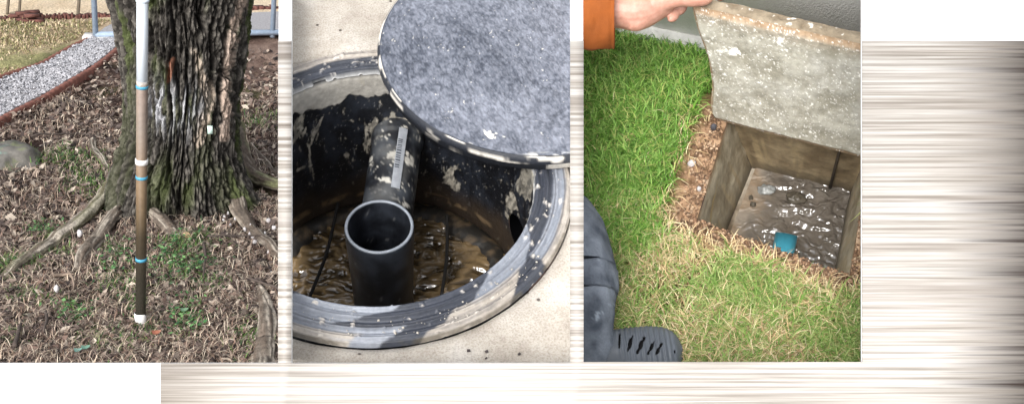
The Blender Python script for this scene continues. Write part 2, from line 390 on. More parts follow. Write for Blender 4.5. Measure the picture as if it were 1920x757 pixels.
# buttresses at the base (angle 0 = right, -90 deg = towards the viewer)
flare = np.zeros_like(TH)
for ang, amp, wd, hh in ((-12, .24, .28, .14), (-62, .10, .22, .12), (-118, .07, .26, .12), (-165, .03, .30, .12), (100, .2, .4, .3), (-88, -.05, .22, .30)):
    d = np.angle(np.exp(1j * (TH - R(ang)))); flare += amp * np.exp(-(d / wd) ** 2) * np.exp(-np.maximum(hz, 0) / hh)
RR = RR + flare * .8
bark_p = np.c_[(np.cos(TH) * 1.0).ravel(), (np.sin(TH) * 1.0).ravel(), (HH * .30).ravel()]
warp = np.c_[fbm(np.c_[np.cos(TH).ravel()*2, np.sin(TH).ravel()*2, HH.ravel()*1.6], 3, 21), fbm(np.c_[np.cos(TH).ravel()*2, np.sin(TH).ravel()*2, HH.ravel()*1.6], 3, 22)] - .5
bp = bark_p * 6.5; bp[:, :2] += warp * 2.6
n_a = fbm(bp, 2, 31); rid = 1 - np.abs(2 * n_a - 1) * 2.6              # ridged: bark plates and furrows between
furrow = np.clip(np.abs(2 * n_a - 1) * 7.0, 0, 1)
bp2 = np.c_[np.cos(TH).ravel()*19, np.sin(TH).ravel()*19, HH.ravel()*8.5]; bp2[:, :2] += warp * 6; n_b = fbm(bp2, 3, 35); fur2 = np.clip(np.abs(2 * n_b - 1) * 4, 0, 1)
n_c = fbm(np.c_[np.cos(TH).ravel()*26, np.sin(TH).ravel()*26, HH.ravel()*44], 3, 38)
lump = fbm(np.c_[np.cos(TH).ravel()*1.6, np.sin(TH).ravel()*1.6, HH.ravel()*1.3], 3, 40) - .5
disp = (furrow - 1) * .055 + (fur2 - 1) * .030 + (n_c - .5) * .022 + lump * .05
rr_ = RR.ravel() + disp
V = np.repeat(ctr, nu, 0) + np.c_[rr_ * np.cos(TH).ravel(), rr_ * np.sin(TH).ravel(), 0 * rr_]
PX = D1.px(V); px, py = PX.T
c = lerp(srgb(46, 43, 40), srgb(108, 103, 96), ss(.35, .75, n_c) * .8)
c = lerp(c, srgb(30, 26, 23), (1 - np.minimum(furrow, fur2)) * .75)  # furrow bottoms coloured darker: cavity shade painted into the bark
front = np.sin(TH).ravel() < .25
top = ss(250, 60, py)
mossn = fbm(np.c_[np.cos(TH).ravel()*3.2, np.sin(TH).ravel()*3.2, HH.ravel()*2.4], 4, 50)
moss = ss(.46, .60, mossn) * (.35 + .65 * top) * ss(.3, .8, furrow)
moss = np.maximum(moss, ss(.42, .55, mossn) * ss(418, 440, px) * ss(90, 200, py))
moss = np.maximum(moss, ss(.46, .56, mossn) * ss(270, 240, px) * .35)
moss = np.maximum(moss, ss(.40, .52, mossn) * np.exp(-((px - 330) / 60) ** 2 - ((py - 350) / 50) ** 2))
c = lerp(c, lerp(srgb(50, 58, 32), srgb(88, 98, 54), n_c), moss * .78)
def line_mask(pts, wd, sd):
    P_ = spline(pts, 60); d = np.full(len(px), 1e9)
    for q in P_: d = np.minimum(d, (px - q[0]) ** 2 + ((py - q[1]) * .8) ** 2)
    return ss(wd, wd * .45, np.sqrt(d) + (fbm(np.c_[px * .09, py * .05], 3, sd) - .5) * wd * 1.6) * front
pale = line_mask([(466, -30), (452, 10), (440, 60), (428, 110), (424, 160), (424, 210), (420, 255)], 11, 60)
c = lerp(c, lerp(srgb(150, 130, 116), srgb(206, 186, 170), n_b), pale * .9 * ss(.1, .6, fur2))
pale2 = line_mask([(368, 100), (378, 140), (392, 175), (388, 210), (378, 245), (372, 262)], 11, 61)
c = lerp(c, lerp(srgb(140, 124, 110), srgb(200, 186, 170), n_b), pale2 * .85 * ss(.1, .6, fur2))
lich = np.exp(-((px - 298) / 16) ** 2 - ((py - 200) / 34) ** 2) * 1.4 + np.exp(-((px - 340) / 34) ** 2 - ((py - 205) / 40) ** 2) * .8
c = lerp(c, srgb(190, 190, 194), np.clip(lich, 0, 1) * ss(.42, .6, n_b) * front * .85)
org = line_mask([(324, 112), (320, 130), (316, 152)], 5, 62)
c = lerp(c, srgb(140, 94, 74), org * .8)
m_bark = m_col('furrowed_bark', .92, .35, 50, .7, .010, .2, bscale=90)
tree = empty('old_tree', D1, base, 'thick old tree with furrowed mossy bark and spreading roots', 'tree')
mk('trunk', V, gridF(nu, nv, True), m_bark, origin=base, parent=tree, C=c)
# small pale tag on the bark
q = D1.on(394, 243, base + [0, -.30, 0], np.array([0, 1., 0])) - base
V, F = box(-.012, .012, -.008, .004, -.02, .02); mk('tag', V + q, F, m_plain('pale_tag', srgb(196, 220, 208), .6, .1), parent=tree, smooth=False)
ROOTS = []
def root(pts, label=None, moss=0., pale=.5, flat=.75, seed=0, name='root', parent=tree, org=base, lift=1.05, ns=70, **kw):
    q = spline([tuple(p) + (0.,) * (4 - len(p)) for p in pts], ns); ROOTS.append(q); g = D1.gm(q[:, :2]); Z = np.array([D1.Z(v) for v in g]); r = q[:, 2] * Z / FPX * (1.08 if seed < 4 else .95)
    g[:, 2] = gz(g) + r * lift + q[:, 3]
    n = 40; V, F = tube(g, r, n, flat, up=(0, 0, 1)); nb = ns * n
    P = V[:nb]; cen = np.repeat(g, n, 0); nn = P - cen
    s = np.repeat(np.arange(ns) / ns * np.linalg.norm(g[-1] - g[0]), n); a_ = np.tile(np.arange(n) / n * 2 * np.pi, ns)
    na = fbm(np.c_[np.cos(a_) * 2.6, np.sin(a_) * 2.6, s * 6.] + seed * 7, 4, 70 + seed); fw = np.clip(np.abs(2 * na - 1) * 5, 0, 1)
    nl = fbm(np.c_[np.cos(a_) * .9, np.sin(a_) * .9, s * 5.] + seed * 3, 3, 75 + seed)
    V[:nb] = cen + nn * (1 + (fw - 1)[:, None] * .22 + (nl - .5)[:, None] * .7)
    cc = lerp(srgb(96, 84, 74), srgb(176, 166, 152), ss(.3, .75, na) * (.4 + pale)); cc = lerp(cc, srgb(56, 47, 42), (1 - fw) * .6)
    cc = lerp(cc, srgb(128, 136, 92), ss(.42, .62, nl) * moss)
    cc = np.r_[cc, cc[:1], cc[-1:]]
    o = mk(name, V, F, m_bark, D1, origin=org, parent=parent, C=cc, **kw)
    if label: o['label'] = label
    return o
root([(250, 312, 10, .04), (222, 340, 10, .02), (190, 378, 13), (140, 425, 14), (90, 463, 13), (45, 498, 12), (8, 524, 9)], 'long pale straight root running out over the ground', moss=.25, pale=.8, seed=1)
root([(250, 372, 16, .03), (222, 405, 14), (195, 440, 13), (172, 470, 14), (155, 496, 12), (146, 512, 8)], pale=.75, seed=2)
root([(225, 362, 9), (245, 378, 10), (272, 398, 12), (298, 422, 13), (320, 444, 13), (328, 452, 10)], pale=.45, seed=3)
root([(425, 300, 34, .1), (450, 328, 26, .03), (482, 344, 18), (520, 352, 14), (580, 362, 12)], moss=.5, pale=.1, seed=4)
root([(420, 330, 26, .06), (438, 372, 24, .02), (452, 410, 16), (478, 438, 11), (506, 470, 12), (526, 492, 10)], pale=.4, seed=5)
root([(486, 548, 9), (494, 566, 13), (500, 595, 18), (500, 630, 22), (497, 670, 25), (494, 712, 26)], 'thick grey root with flaking bark breaking through the litter', pale=.8, seed=6, lift=.5)
root([(400, 350, 40, .05), (388, 386, 26), (376, 406, 12)], pale=.05, seed=7)
root([(345, 352, 40, .05), (330, 385, 24), (318, 402, 10)], moss=.8, pale=.1, seed=8)
root([(470, 274, 4), (490, 290, 5), (508, 312, 6), (524, 336, 6)], pale=.3, seed=9)
# fallen branch piece
o_ = g1(185, 288)
e = root([(178, 258, 5), (172, 272, 8), (178, 290, 8), (190, 304, 8), (201, 315, 5)], pale=1.0, seed=10, name='fallen_branch', parent=None, org=o_, lift=.8)
tag(e, 'short crooked grey branch lying on the grass beside the trunk', 'branch')

# ---- stones
def rock(name, D, px, py, wpx, hgt, mat, label, cat, group=None, seed=0, C=None, asp=.8, z0=0., sub=20):
    o_ = D.g(px, py); r_ = wpx / 2 * D.Z(o_) / FPX
    uu, vv = np.meshgrid(np.arange(sub * 2) / (sub * 2) * 2 * np.pi, np.linspace(0, np.pi, sub))
    d = np.c_[(np.cos(uu) * np.sin(vv)).ravel(), (np.sin(uu) * np.sin(vv)).ravel(), np.cos(vv).ravel()]
    k = 1 + (fbm(d * 1.6 + seed * 5.1, 3, 80 + seed % 9) - .5) * .7
    v = d * k[:, None] * [r_, r_ * asp, hgt]
    return _rock(name, v, sub, mat, D, o_, z0, label, cat, group, C, d)
def _rock(name, v, sub, mat, D, o_, z0, label, cat, group, C, d):
    o = mk(name, v, gridF(sub * 2, sub, True), mat, None, label=label, cat=cat, group=group, C=C(v, d) if C else None)
    o.matrix_world = D.M @ Matrix.Translation(Vector(o_) + Vector((0, 0, z0))); return o
def bigc(v, d):
    nn = fbm(d * 3, 4, 91); c_ = lerp(srgb(76, 73, 68), srgb(118, 114, 108), nn)
    k = ss(.44, .56, fbm(d * 1.4 + 3, 3, 92) + .10 * d[:, 1] * -1)
    c_ = lerp(c_, srgb(86, 148, 136), np.exp(-((d[:, 1] + .35 - .5 * (d[:, 0] + .2)) / .16) ** 2) * ss(.48, .60, fbm(d * 5 + 3, 3, 92)) * ss(.3, .0, d[:, 0]) * .8)
    return lerp(c_, srgb(104, 110, 74), ss(.55, .66, fbm(d * 5, 3, 93)) * .6)
m_rock = m_col('painted_field_stone', .85, .25, 30, .5, .01)
ROOTS.append(np.array([(x, y, 17.) for x in range(-40, 70, 6) for y in (284, 298, 312) for _ in range(4)]))
rock('stone', D1, 14, 302, 150, .13, m_rock, 'broad flat stone stained turquoise half sunk in the litter', 'stone', seed=2, C=bigc, asp=1.0, z0=-.035, sub=40)
m_peb = m_plain('white_pebble', srgb(186, 182, 182), .7, .15, 20, .2, .002)
rock('pebble', D1, 335, 458, 13, .02, m_peb, 'white pebble against the cut end of the short root', 'pebble', seed=3, z0=.04)
rock('pebble', D1, 351, 460, 18, .03, m_plain('tan_pebble', srgb(178, 150, 116), .7, .2, 20), 'tan pebble beside the white pebble by the short root', 'pebble', seed=4, z0=.04)
pebs = [(412, 404), (421, 414), (428, 407), (419, 421), (432, 430), (443, 402), (452, 413), (463, 424), (468, 446), (474, 452), (481, 438), (487, 449), (492, 462), (478, 461), (497, 445), (505, 480), (511, 468), (517, 476), (514, 434), (503, 420), (470, 430), (459, 437), (519, 508), (509, 520), (441, 418)]
for k, (a, b_) in enumerate(pebs):
    rock('pebble', D1, a, b_, random.uniform(4, 9), .012, m_peb, 'small white pebble scattered beside the right hand roots', 'pebble', 'white pebbles by the roots', seed=10 + k, z0=.022, sub=8)
for (a, b_, lb) in ((151, 453, 'white pebble in the bare soil between the two pale roots'), (108, 558, 'white broken pebble in the litter below the long root')):
    rock('pebble', D1, a, b_, 10, .02, m_peb, lb, 'pebble', seed=a, z0=.045, sub=10)

# ---- leaf litter, straw, grass
def leaves(P, size, colr, seed, up=.35):
    r = np.random.default_rng(seed); N = len(P); L = size * r.uniform(.5, 1.4, N); W_ = L * r.uniform(.28, .55, N); an = r.uniform(0, 6.283, N)
    d = np.c_[np.cos(an), np.sin(an), r.normal(0, up, N)]; d /= np.linalg.norm(d, axis=1)[:, None]
    s = np.c_[-np.sin(an), np.cos(an), r.normal(0, up * 1.2, N)]
    cu = r.uniform(.1, .5, N) * L
    pts = np.stack([P - d * L[:, None] / 2, P - s * W_[:, None] / 2 + np.c_[0*L, 0*L, -cu*.3], P + np.c_[0*L, 0*L, cu*.1], P + s * W_[:, None] / 2 + np.c_[0*L, 0*L, cu*.4], P + d * L[:, None] / 2 + np.c_[0*L, 0*L, cu*.3]], 1)
    F = np.array([(0, 1, 2), (0, 2, 3), (1, 4, 2), (2, 4, 3)])[None] + 5 * np.arange(N)[:, None, None]
    return pts.reshape(-1, 3), F.reshape(-1, 3), np.repeat(colr, 5, 0)
def blades(P, h, wd, lean, colr, seed, seg=3, side=None):
    r = np.random.default_rng(seed); N = len(P); an = r.uniform(0, 6.283, N) if side is None else side
    h = np.broadcast_to(h, N) * r.uniform(.55, 1.35, N); ln = np.broadcast_to(lean, N) * r.uniform(.3, 1.5, N)
    d = np.c_[np.cos(an), np.sin(an), 0 * an]; s = np.c_[-np.sin(an), np.cos(an), 0 * an]
    tw = r.normal(0, .35, N)
    V = []
    for k in range(seg + 1):
        t_ = k / seg; bend = ln * t_ ** 1.6
        c_ = P + d * (h * np.sin(np.minimum(bend, 2.4)) * t_)[:, None] + s * (h * tw * t_ * t_ * .5)[:, None] + np.c_[0*h, 0*h, h * t_ * np.cos(np.minimum(bend, 1.75))]
        ww = wd * (1 - t_) ** .7 * np.ones(N)
        if k < seg: V += [c_ - s * ww[:, None] / 2, c_ + s * ww[:, None] / 2]
        else: V += [c_]
    m_ = 2 * seg + 1; V = np.stack(V, 1)
    q = []; tr = []
    for k in range(seg - 1): q.append((2*k, 2*k+1, 2*k+3, 2*k+2))
    tr = [(2*seg-2, 2*seg-1, 2*seg)]
    off = m_ * np.arange(N)[:, None, None]
    return V.reshape(-1, 3), [(np.array(q)[None] + off).reshape(-1, 4), (np.array(tr)[None] + off).reshape(-1, 3)], np.repeat(colr, m_, 0)
def pick(pal, N, r, j=.22):
    pal = np.array([srgb(*p) for p in pal]); return pal[r.integers(0, len(pal), N)] * r.uniform(1 - j, 1 + j, (N, 1))
m_leaf = m_col('dry_leaf', .8, .15, 80, spec=.2); m_blade = m_col('grass_blade', .55, .1, 60, spec=.3)
def scatter1(N, y0, y1, seed, x0=-90, x1=620, pw=1.0):
    r = np.random.default_rng(seed); q = np.c_[r.uniform(x0, x1, N), y0 + (y1 - y0) * r.uniform(0, 1, N) ** pw]
    lp = 228 - .63 * q[:, 0]                                   # keep off the path
    keep = (q[:, 1] > lp + 12) | (q[:, 0] > 240) & (q[:, 1] > 80)
    for rp in ROOTS:                                           # roots lie bare
        for a in rp[::4]: keep &= np.hypot(q[:, 0] - a[0], (q[:, 1] - a[1])) > a[2] * .95
    q = q[keep]; P = D1.gm(q); P[:, 2] = gz(P); return q, P, r
q, P, r = scatter1(34000, 92, 740, 101, pw=.8); P[:, 2] += r.uniform(0, .03, len(P))
V, F, C = leaves(P, .045, pick([(108, 94, 86), (80, 70, 66), (134, 119, 108), (156, 141, 128), (118, 98, 88), (58, 51, 49), (184, 171, 156), (96, 84, 78)], len(P), r), 102)
mk('leaf_litter', V, F, m_leaf, D1, C=C, smooth=False, kind='stuff', label='brown fallen leaves covering the ground around the tree', cat='leaf litter')
q, P, r = scatter1(34000, 150, 740, 103, pw=.8); P[:, 2] += r.uniform(.0, .02, len(P))
V, F, C = blades(P, .062, .0042, 2.3, pick([(158, 138, 122), (124, 106, 96), (182, 164, 146), (100, 84, 77), (140, 114, 98), (206, 192, 172), (198, 180, 158), (84, 70, 65)], len(P), r), 104)
mk('dry_straw', V, F, m_blade, D1, C=C, kind='stuff', label='dry straw and dead grass strewn among the leaves', cat='straw')
# green: tufts where the photograph is green
spots = [(130, 305, 60, 22, 900), (165, 345, 40, 22, 700), (60, 490, 26, 16, 260), (15, 500, 24, 20, 350), (340, 500, 42, 30, 1100), (330, 470, 30, 14, 350), (380, 455, 30, 22, 350), (250, 560, 24, 30, 420), (140, 585, 26, 16, 300), (205, 530, 24, 26, 360), (215, 480, 20, 24, 260),
         (350, 600, 26, 26, 420), (400, 540, 30, 24, 260), (460, 640, 30, 30, 260), (85, 430, 26, 16, 240), (30, 640, 30, 24, 160), (110, 470, 30, 14, 260), (480, 230, 40, 20, 300), (280, 620, 24, 26, 260), (60, 560, 40, 22, 260), (200, 640, 50, 22, 320), (250, 300, 18, 14, 120), (300, 340, 16, 10, 60)]
Q = []; r = np.random.default_rng(105)
for (a, b_, sx, sy, n) in spots: n = int(n * .6); Q.append(np.c_[r.normal(a, sx * .6, n), r.normal(b_, sy * .6, n)])
Q = np.concatenate(Q); P = D1.gm(Q); P[:, 2] = gz(P) + .01
V, F, C = blades(P, .045, .006, 1.2, pick([(78, 108, 52), (94, 124, 62), (64, 92, 50), (116, 134, 76), (60, 98, 56)], len(P), r), 106)
mk('green_weeds', V, F, m_blade, D1, C=C, kind='stuff', label='green grass tufts and low weeds growing through the litter', cat='weeds')
r = np.random.default_rng(107); Q = np.concatenate([np.c_[r.normal(a, sx * .9, n), r.normal(b_, sy * .8, n)] for a, b_, sx, sy, n in ((340, 500, 40, 30, 520), (350, 600, 22, 24, 200), (225, 500, 22, 30, 160), (140, 590, 22, 14, 120), (80, 430, 26, 12, 120))])
P = D1.gm(Q); P[:, 2] = gz(P) + r.uniform(.02, .06, len(P))
V, F, C = leaves(P, .020, pick([(64, 104, 60), (84, 122, 72), (52, 88, 54), (100, 136, 84)], len(P), r), 108, .25)
V2, F2, C2 = V, F, C
mk('ground_ivy', V, F, m_blade, D1, C=C, kind='stuff', label='small round green leaves of creeping ground cover', cat='ground cover')
# big single leaves
for k, (a, b_, wd, cc, lb) in enumerate(((160, 662, 17, (120, 160, 140), 'broad pale green leaf lying in the litter, larger of the pair'), (146, 669, 15, (126, 170, 156), 'broad blue green leaf lying in the litter, smaller of the pair'), (345, 592, 15, (120, 152, 120), 'single pale green leaf among the ground ivy'), (292, 630, 18, (170, 108, 84), 'curled orange brown dead leaf near the white tip of the pipe'))):
    o_ = g1(a, b_); rr = wd / 2 * D1.Z(o_) / FPX; n = 12; th_ = np.arange(n) / n * 6.283
    ring = np.c_[rr * np.cos(th_) * (1 + .2 * np.cos(th_)), rr * .8 * np.sin(th_), .004 * np.cos(2 * th_)]
    V = np.r_[ring, [[0, 0, -.008]], ring - [0, 0, .002], [[0, 0, -.010]]]; i = np.arange(n); j = (i + 1) % n
    F = np.r_[np.c_[i, j, np.full(n, n)], np.c_[j + n + 1, i + n + 1, np.full(n, 2*n+1)]]
    mk('leaf', V, F, m_plain('leaf_%d' % k, srgb(*cc), .6, .2, 60), D1, origin=None, label=lb, cat='leaf').matrix_world = D1.M @ Matrix.Translation(Vector(o_ + np.array([0, 0, gz(o_[None])[0] + .055])))
# twigs
m_twig = m_plain('dark_twig', srgb(74, 64, 58), .9, .3, 30)
for (pts, r_, lb) in (([(383, 476), (386, 500), (382, 535)], .008, 'dark upright twig between the green weeds'), ([(390, 462), (440, 458), (520, 452)], .006, 'long thin twig lying towards the white pebbles'),
                      ([(128, 520), (140, 548), (118, 570)], .006, 'pale forked twig below the long root'), ([(30, 668), (38, 640), (44, 620)], .010, 'short dark stick lying below the blue stone'),
                      ([(88, 600), (90, 620), (84, 640)], .008, 'stout brown stalk lying in the litter'), ([(470, 545), (500, 556), (526, 568)], .007, 'thin grey twig across the top of the thick grey root'),
                      ([(100, 532), (120, 528), (140, 530)], .010, 'stubby pale stick lying below the small root'), ([(60, 270), (150, 255), (172, 262)], .006, 'thin bent twig lying beyond the fallen branch')):
    P = D1.gm(spline(pts, 10)); P[:, 2] = gz(P) + .05; V, F = tube(P, np.linspace(r_, r_ * .5, 10), 7); o_ = P[5]
    mk('twig', V, F, m_twig if 'red' not in lb and 'pale' not in lb else m_plain('pale_twig', srgb(128, 112, 98), .9, .3, 30), D1, origin=o_, label=lb, cat='twig', group='twigs in the litter')
# lawn beyond the path
r = np.random.default_rng(109); Q = np.c_[r.uniform(-120, 240, 14000), r.uniform(38, 170, 14000)]; Q = Q[Q[:, 1] < 148 - .52 * Q[:, 0]]; P = D1.gm(Q)
V, F, C = blades(P, .03, .012, 1.3, pick([(176, 158, 128), (150, 142, 100), (196, 178, 148), (128, 130, 86), (160, 140, 112)], len(P), r), 110, 2)
mk('dry_lawn_grass', V, F, m_blade, D1, C=C, kind='stuff', label='short dry winter grass on the lawn beyond the path', cat='grass')

# ---- the sampling tube
tb = g1(264, 606)
rt = 9.6 * D1.Z(tb) / FPX
upd = np.array([0, 0, 1.0])
ax = D1.on(267.5, -60, tb, np.array([0, 1., 0])) - tb; ax /= np.linalg.norm(ax)
def hpy(py):                                       # height along the tube that appears at a picture row
    lo, hi = 0., 3.0
    for _ in range(50):
        mid = (lo + hi) / 2
        if D1.px((tb + ax * mid)[None])[0, 1] > py: lo = mid
        else: hi = mid
    return lo
pole = empty('sampling_tube', D1, tb, 'long clear sludge sampling tube with blue bands standing before the tree', 'tube')
def cyl(h0, h1, r0, mat, name, C=None, n=28, rings=2, dome=False):
    hs_ = np.linspace(h0, h1, rings); P = np.array([ax * h for h in hs_]); rad_ = np.full(rings, r0)
    V, F = tube(P, rad_, n, up=(0, 1, 0)); return mk(name, V, F, mat, parent=pole, C=None if C is None else np.r_[np.repeat(C(hs_), n, 0), C(hs_[:1]), C(hs_[-1:])])
m_sl = m_col('sludge_behind_plastic', .18, .12, 40, spec=.6)
stops = [(600, (44, 42, 36)), (520, (48, 45, 38)), (440, (62, 54, 42)), (410, (92, 78, 60)), (350, (122, 103, 82)), (300, (130, 113, 97)), (240, (130, 118, 108)), (170, (138, 122, 112)), (160, (150, 134, 120)), (152, (176, 172, 168))]
hh_ = np.array([hpy(p) for p, _ in stops]); cc_ = np.array([srgb(*c_) for _, c_ in stops])
def slc(h): return np.stack([np.interp(h, hh_, cc_[:, k]) for k in range(3)], 1)
cyl(hpy(598), hpy(152), rt * .98, m_sl, 'filled_tube', slc, rings=60)
m, t, b = nmat('clear_plastic'); b.inputs['Base Color'].default_value = (.82, .88, .94, 1); b.inputs['Roughness'].default_value = .12; b.inputs['Alpha'].default_value = .72
cyl(hpy(152) + .001, hpy(-200), rt * .98, m, 'clear_tube', rings=4)
m_fr = m_plain('cloudy_plastic_core', srgb(206, 216, 226), .3, .08, 12)
P = np.array([ax * hpy(150), ax * hpy(-190)]); V, F = tube(P, rt * .55, 16, up=(0, 1, 0)); mk('valve_rod', V, F, m_fr, parent=pole)
m_blue = m_plain('blue_tape', srgb(70, 148, 180), .5, .1, 40); m_wp = m_plain('white_plastic', srgb(232, 230, 226), .45, .04, 40)
for py_ in (163, 332, 485): cyl(hpy(py_ + 2.6), hpy(py_ - 2.6), rt * 1.05, m_blue, 'blue_band')
cyl(hpy(307), hpy(298), rt * 1.13, m_wp, 'white_coupling')
cyl(hpy(4), hpy(-2), rt * 1.12, m_fr, 'collar')
n = 28; th_ = np.arange(n) / n * 6.283; prof = [(-.035, .25), (-.033, .6), (-.026, .92), (-.012, 1.08), (.0, 1.1), (hpy(598), 1.1), (hpy(597), 1.0)]
V = np.concatenate([np.c_[rt * s_ * np.cos(th_), rt * s_ * np.sin(th_), np.full(n, h)] for h, s_ in prof]); V = np.r_[V, [[0, 0, -.036]]]
F = [gridF(n, len(prof), True), np.c_[(np.arange(n) + 1) % n, np.arange(n), np.full(n, len(V) - 1)]]
mk('white_tip', V + [0, 0, .03], F, m_wp, parent=pole)

# ================================================================== BAY 2: the manhole
c2 = np.array([-.105, .003]); RI, RO = .318, .399
HW = -.46                                          # water level below the rim
def pol(r, a, z): return np.stack([c2[0] + r * np.cos(a), c2[1] + r * np.sin(a), z], -1)
m, t, b = nmat('sandy_concrete')
n1 = noise_node(t, 9, 6, .6); n2 = noise_node(t, 240, 4, .7); n3 = noise_node(t, 22, 2, .5)
cA = ramp(t, n1.outputs[0], [(.28, srgb(156, 147, 136)), (.5, srgb(180, 173, 163)), (.72, srgb(200, 195, 188))])
cB = mix(t, 'MULTIPLY', .8, cA, ramp(t, n2.outputs[0], [(.35, (.62, .60, .58)), (.55, (1, 1, 1))]))
vo = t.nodes.new('ShaderNodeTexVoronoi'); vo.inputs['Scale'].default_value = 16; tc = t.nodes.new('ShaderNodeTexCoord'); t.links.new(tc.outputs['Object'], vo.inputs['Vector'])
cC = mix(t, 'MULTIPLY', 1., cB, ramp(t, vo.outputs['Distance'], [(.045, (.22, .2, .2)), (.075, (1, 1, 1))]))
t.links.new(cC, b.inputs['Base Color']); b.inputs['Roughness'].default_value = .95; b.inputs['Specular IOR Level'].default_value = .15
bump(t, b, n2.outputs[0], .7, .004)
m_conc = m
na = 720; an = np.arange(na) / na * 2 * np.pi
rad_steps = np.array([RO - .004, RO + .004, RO + .02, RO + .05, RO + .09, .55, .63, .72])
V = []
for k, r_ in enumerate(rad_steps):
    z = np.full(na, [-.03, -.006, 0, 0, 0, 0, 0, 0][k], float)
    v = pol(r_ + 0 * an, an, z); v[:, 2] += (fbm(v[:, :2] * 14, 4, 120) - .5) * (.010 if k else 0); V.append(v)
# outer border: square, limited by the bay
cor = D2.gm([(541, 700), (1075, 700), (1075, -40), (541, -40)])
lo = cor.min(0); hi = cor.max(0)
ca, sa = np.cos(an), np.sin(an)
V = np.concatenate(V)
# clip to the bay's side planes (the return panels)
def clipx(V, l, r_):
    P = D2.px(V); out = V.copy()
    for k in np.where((P[:, 0] < l) | (P[:, 0] > r_))[0]:
        tgt = l if P[k, 0] < l else r_
        a0, b0 = np.array([c2[0], c2[1], V[k, 2]]), V[k].copy()
        for _ in range(24):
            mid = (a0 + b0) / 2; pm = D2.px(mid[None])[0, 0]
            if l < pm < r_: a0 = mid
            else: b0 = mid
        out[k] = a0
    return out
V = clipx(V, 531, 1085)
mk('concrete_ground', V, gridF(na, len(rad_steps), True), m_conc, D2, kind='structure')
# far strip of slab that closes the bay's corners
P = D2.gm([(531, 715), (1085, 715), (1085, -330), (531, -330)]); P[:, 2] = -.012
nseg = 40
gx = np.linspace(0, 1, nseg)
G = np.array([(P[0] * (1 - u) + P[1] * u) * (1 - v) + (P[3] * (1 - u) + P[2] * u) * v for v in gx for u in gx])
F = gridF(nseg, nseg); cen = G[F].mean(1); keep = np.hypot(cen[:, 0] - c2[0], cen[:, 1] - c2[1]) > RO + .05
mk('concrete_apron', G, F[keep], m_conc, D2, kind='structure')

man = empty('manhole_chamber', D2, (c2[0], c2[1], -.7), 'round black plastic manhole chamber with ridged rim set in sandy concrete', 'manhole')
mo = np.array([c2[0], c2[1], -.7])
# ring: grooved profile, painted and cement smeared patches
npf = 46; na = 900; an = np.arange(na) / na * 2 * np.pi
rr0 = np.linspace(RI, RO, npf); u_ = (rr0 - RI) / (RO - RI)
zp = .016 * ss(0, .06, u_) - .010 * ss(.0, 1, u_) + .004 * np.sin(u_ * 2 * np.pi * 4.0) * ss(.05, .15, u_) * ss(1, .85, u_)
zp += -.012 * ss(.93, 1, u_); zp -= .006 * np.exp(-((u_ - .56) / .02) ** 2) + .005 * np.exp(-((u_ - .30) / .015) ** 2) + .005 * np.exp(-((u_ - .80) / .015) ** 2)
RRg = np.repeat(rr0, na); UU = np.repeat(u_, na); AA = np.tile(an, npf)
edge = (vnoise(np.c_[np.cos(AA) * 30, np.sin(AA) * 30], 5) - .5)
chip = ss(.62, .75, vnoise(np.c_[np.cos(AA) * 9, np.sin(AA) * 9], 6))
V = pol(RRg + edge * .003 * (UU < .04) + chip * .006 * (UU < .03), AA, np.repeat(zp, na))
cem = fbm(V * 55, 3, 130); blob = ss(.66, .74, fbm(V * 70, 3, 131)) ; V[:, 2] += blob * .004 + (cem - .5) * .002
PX = D2.px(V); px, py = PX.T
dk = lerp(srgb(40, 43, 50), srgb(64, 68, 78), fbm(np.c_[RRg * 300, AA * 4], 3, 132))
bl = lerp(srgb(116, 122, 132), srgb(148, 152, 160), fbm(np.c_[RRg * 200, AA * 5], 3, 133))
sand = lerp(srgb(146, 138, 128), srgb(178, 171, 162), cem)
smear = fbm(np.c_[RRg * 260, AA * 9], 4, 138)
A_ = np.degrees(AA); A_ = np.where(A_ > 180, A_ - 360, A_)
jitter = (fbm(np.c_[np.cos(AA) * 8, np.sin(AA) * 8, UU * 1.5], 4, 134) - .5)
# light smeared sectors (deg): lower left, right upper, outer band
def sect(a0, a1, u0, u1, sl=0.):
    a = A_ + jitter * 6 + (UU - .5) * sl; uu = UU + jitter * .16
    return ss(a0 - .6, a0 + .6, a) * ss(a1 + .6, a1 - .6, a) * ss(u0 - .05, u0 + .05, uu) * ss(u1 + .05, u1 - .05, uu)
k = np.maximum.reduce([sect(-131, -99, -.2, .62, 40), sect(-175, -134, .12, 1.2, 20), sect(-140, -78, .62, 1.2, 20), sect(4, 30, -.2, .5, 30), sect(-34, 40, .5, .80), sect(-60, -36, -.2, .55, 30), sect(150, 176, .2, .9, 10)])
c = lerp(dk, bl, k * (.80 + .20 * ss(.35, .6, smear)))
k = np.maximum.reduce([sect(-66, -40, .5, 1.2, 20), sect(-34, 44, .80, 1.3), sect(60, 180, .58, 1.4), sect(-128, -90, .74, 1.2, 10), sect(-180, -150, .80, 1.2)])
c = lerp(c, sand, k * (.62 + .36 * ss(.35, .62, smear)))
c = lerp(c, srgb(190, 184, 176), blob * ss(-170, -90, A_) * ss(.4, .6, smear) * .9); c = lerp(c, srgb(190, 184, 176), blob * ss(.4, .6, smear) * ss(.60, .68, fbm(V * 9, 3, 136)) * .9)
grv = np.exp(-((UU - .56) / .018) ** 2) + np.exp(-((UU - .30) / .014) ** 2) + np.exp(-((UU - .80) / .014) ** 2)
c = lerp(c, srgb(52, 52, 58), np.clip(grv, 0, 1) * .55)
grime = np.exp(-((UU - .97) / .04) ** 2) * ss(.40, .6, fbm(V * 30, 3, 137)); c = lerp(c, srgb(84, 78, 66), grime * .7)
c = lerp(c, srgb(214, 214, 212), ss(.05, .0, UU) * .6)
def inbay(V, F, l=531, r_=1085): P = D2.px(V)[:, 0][F]; return F[(P.min(1) > l) & (P.max(1) < r_)]
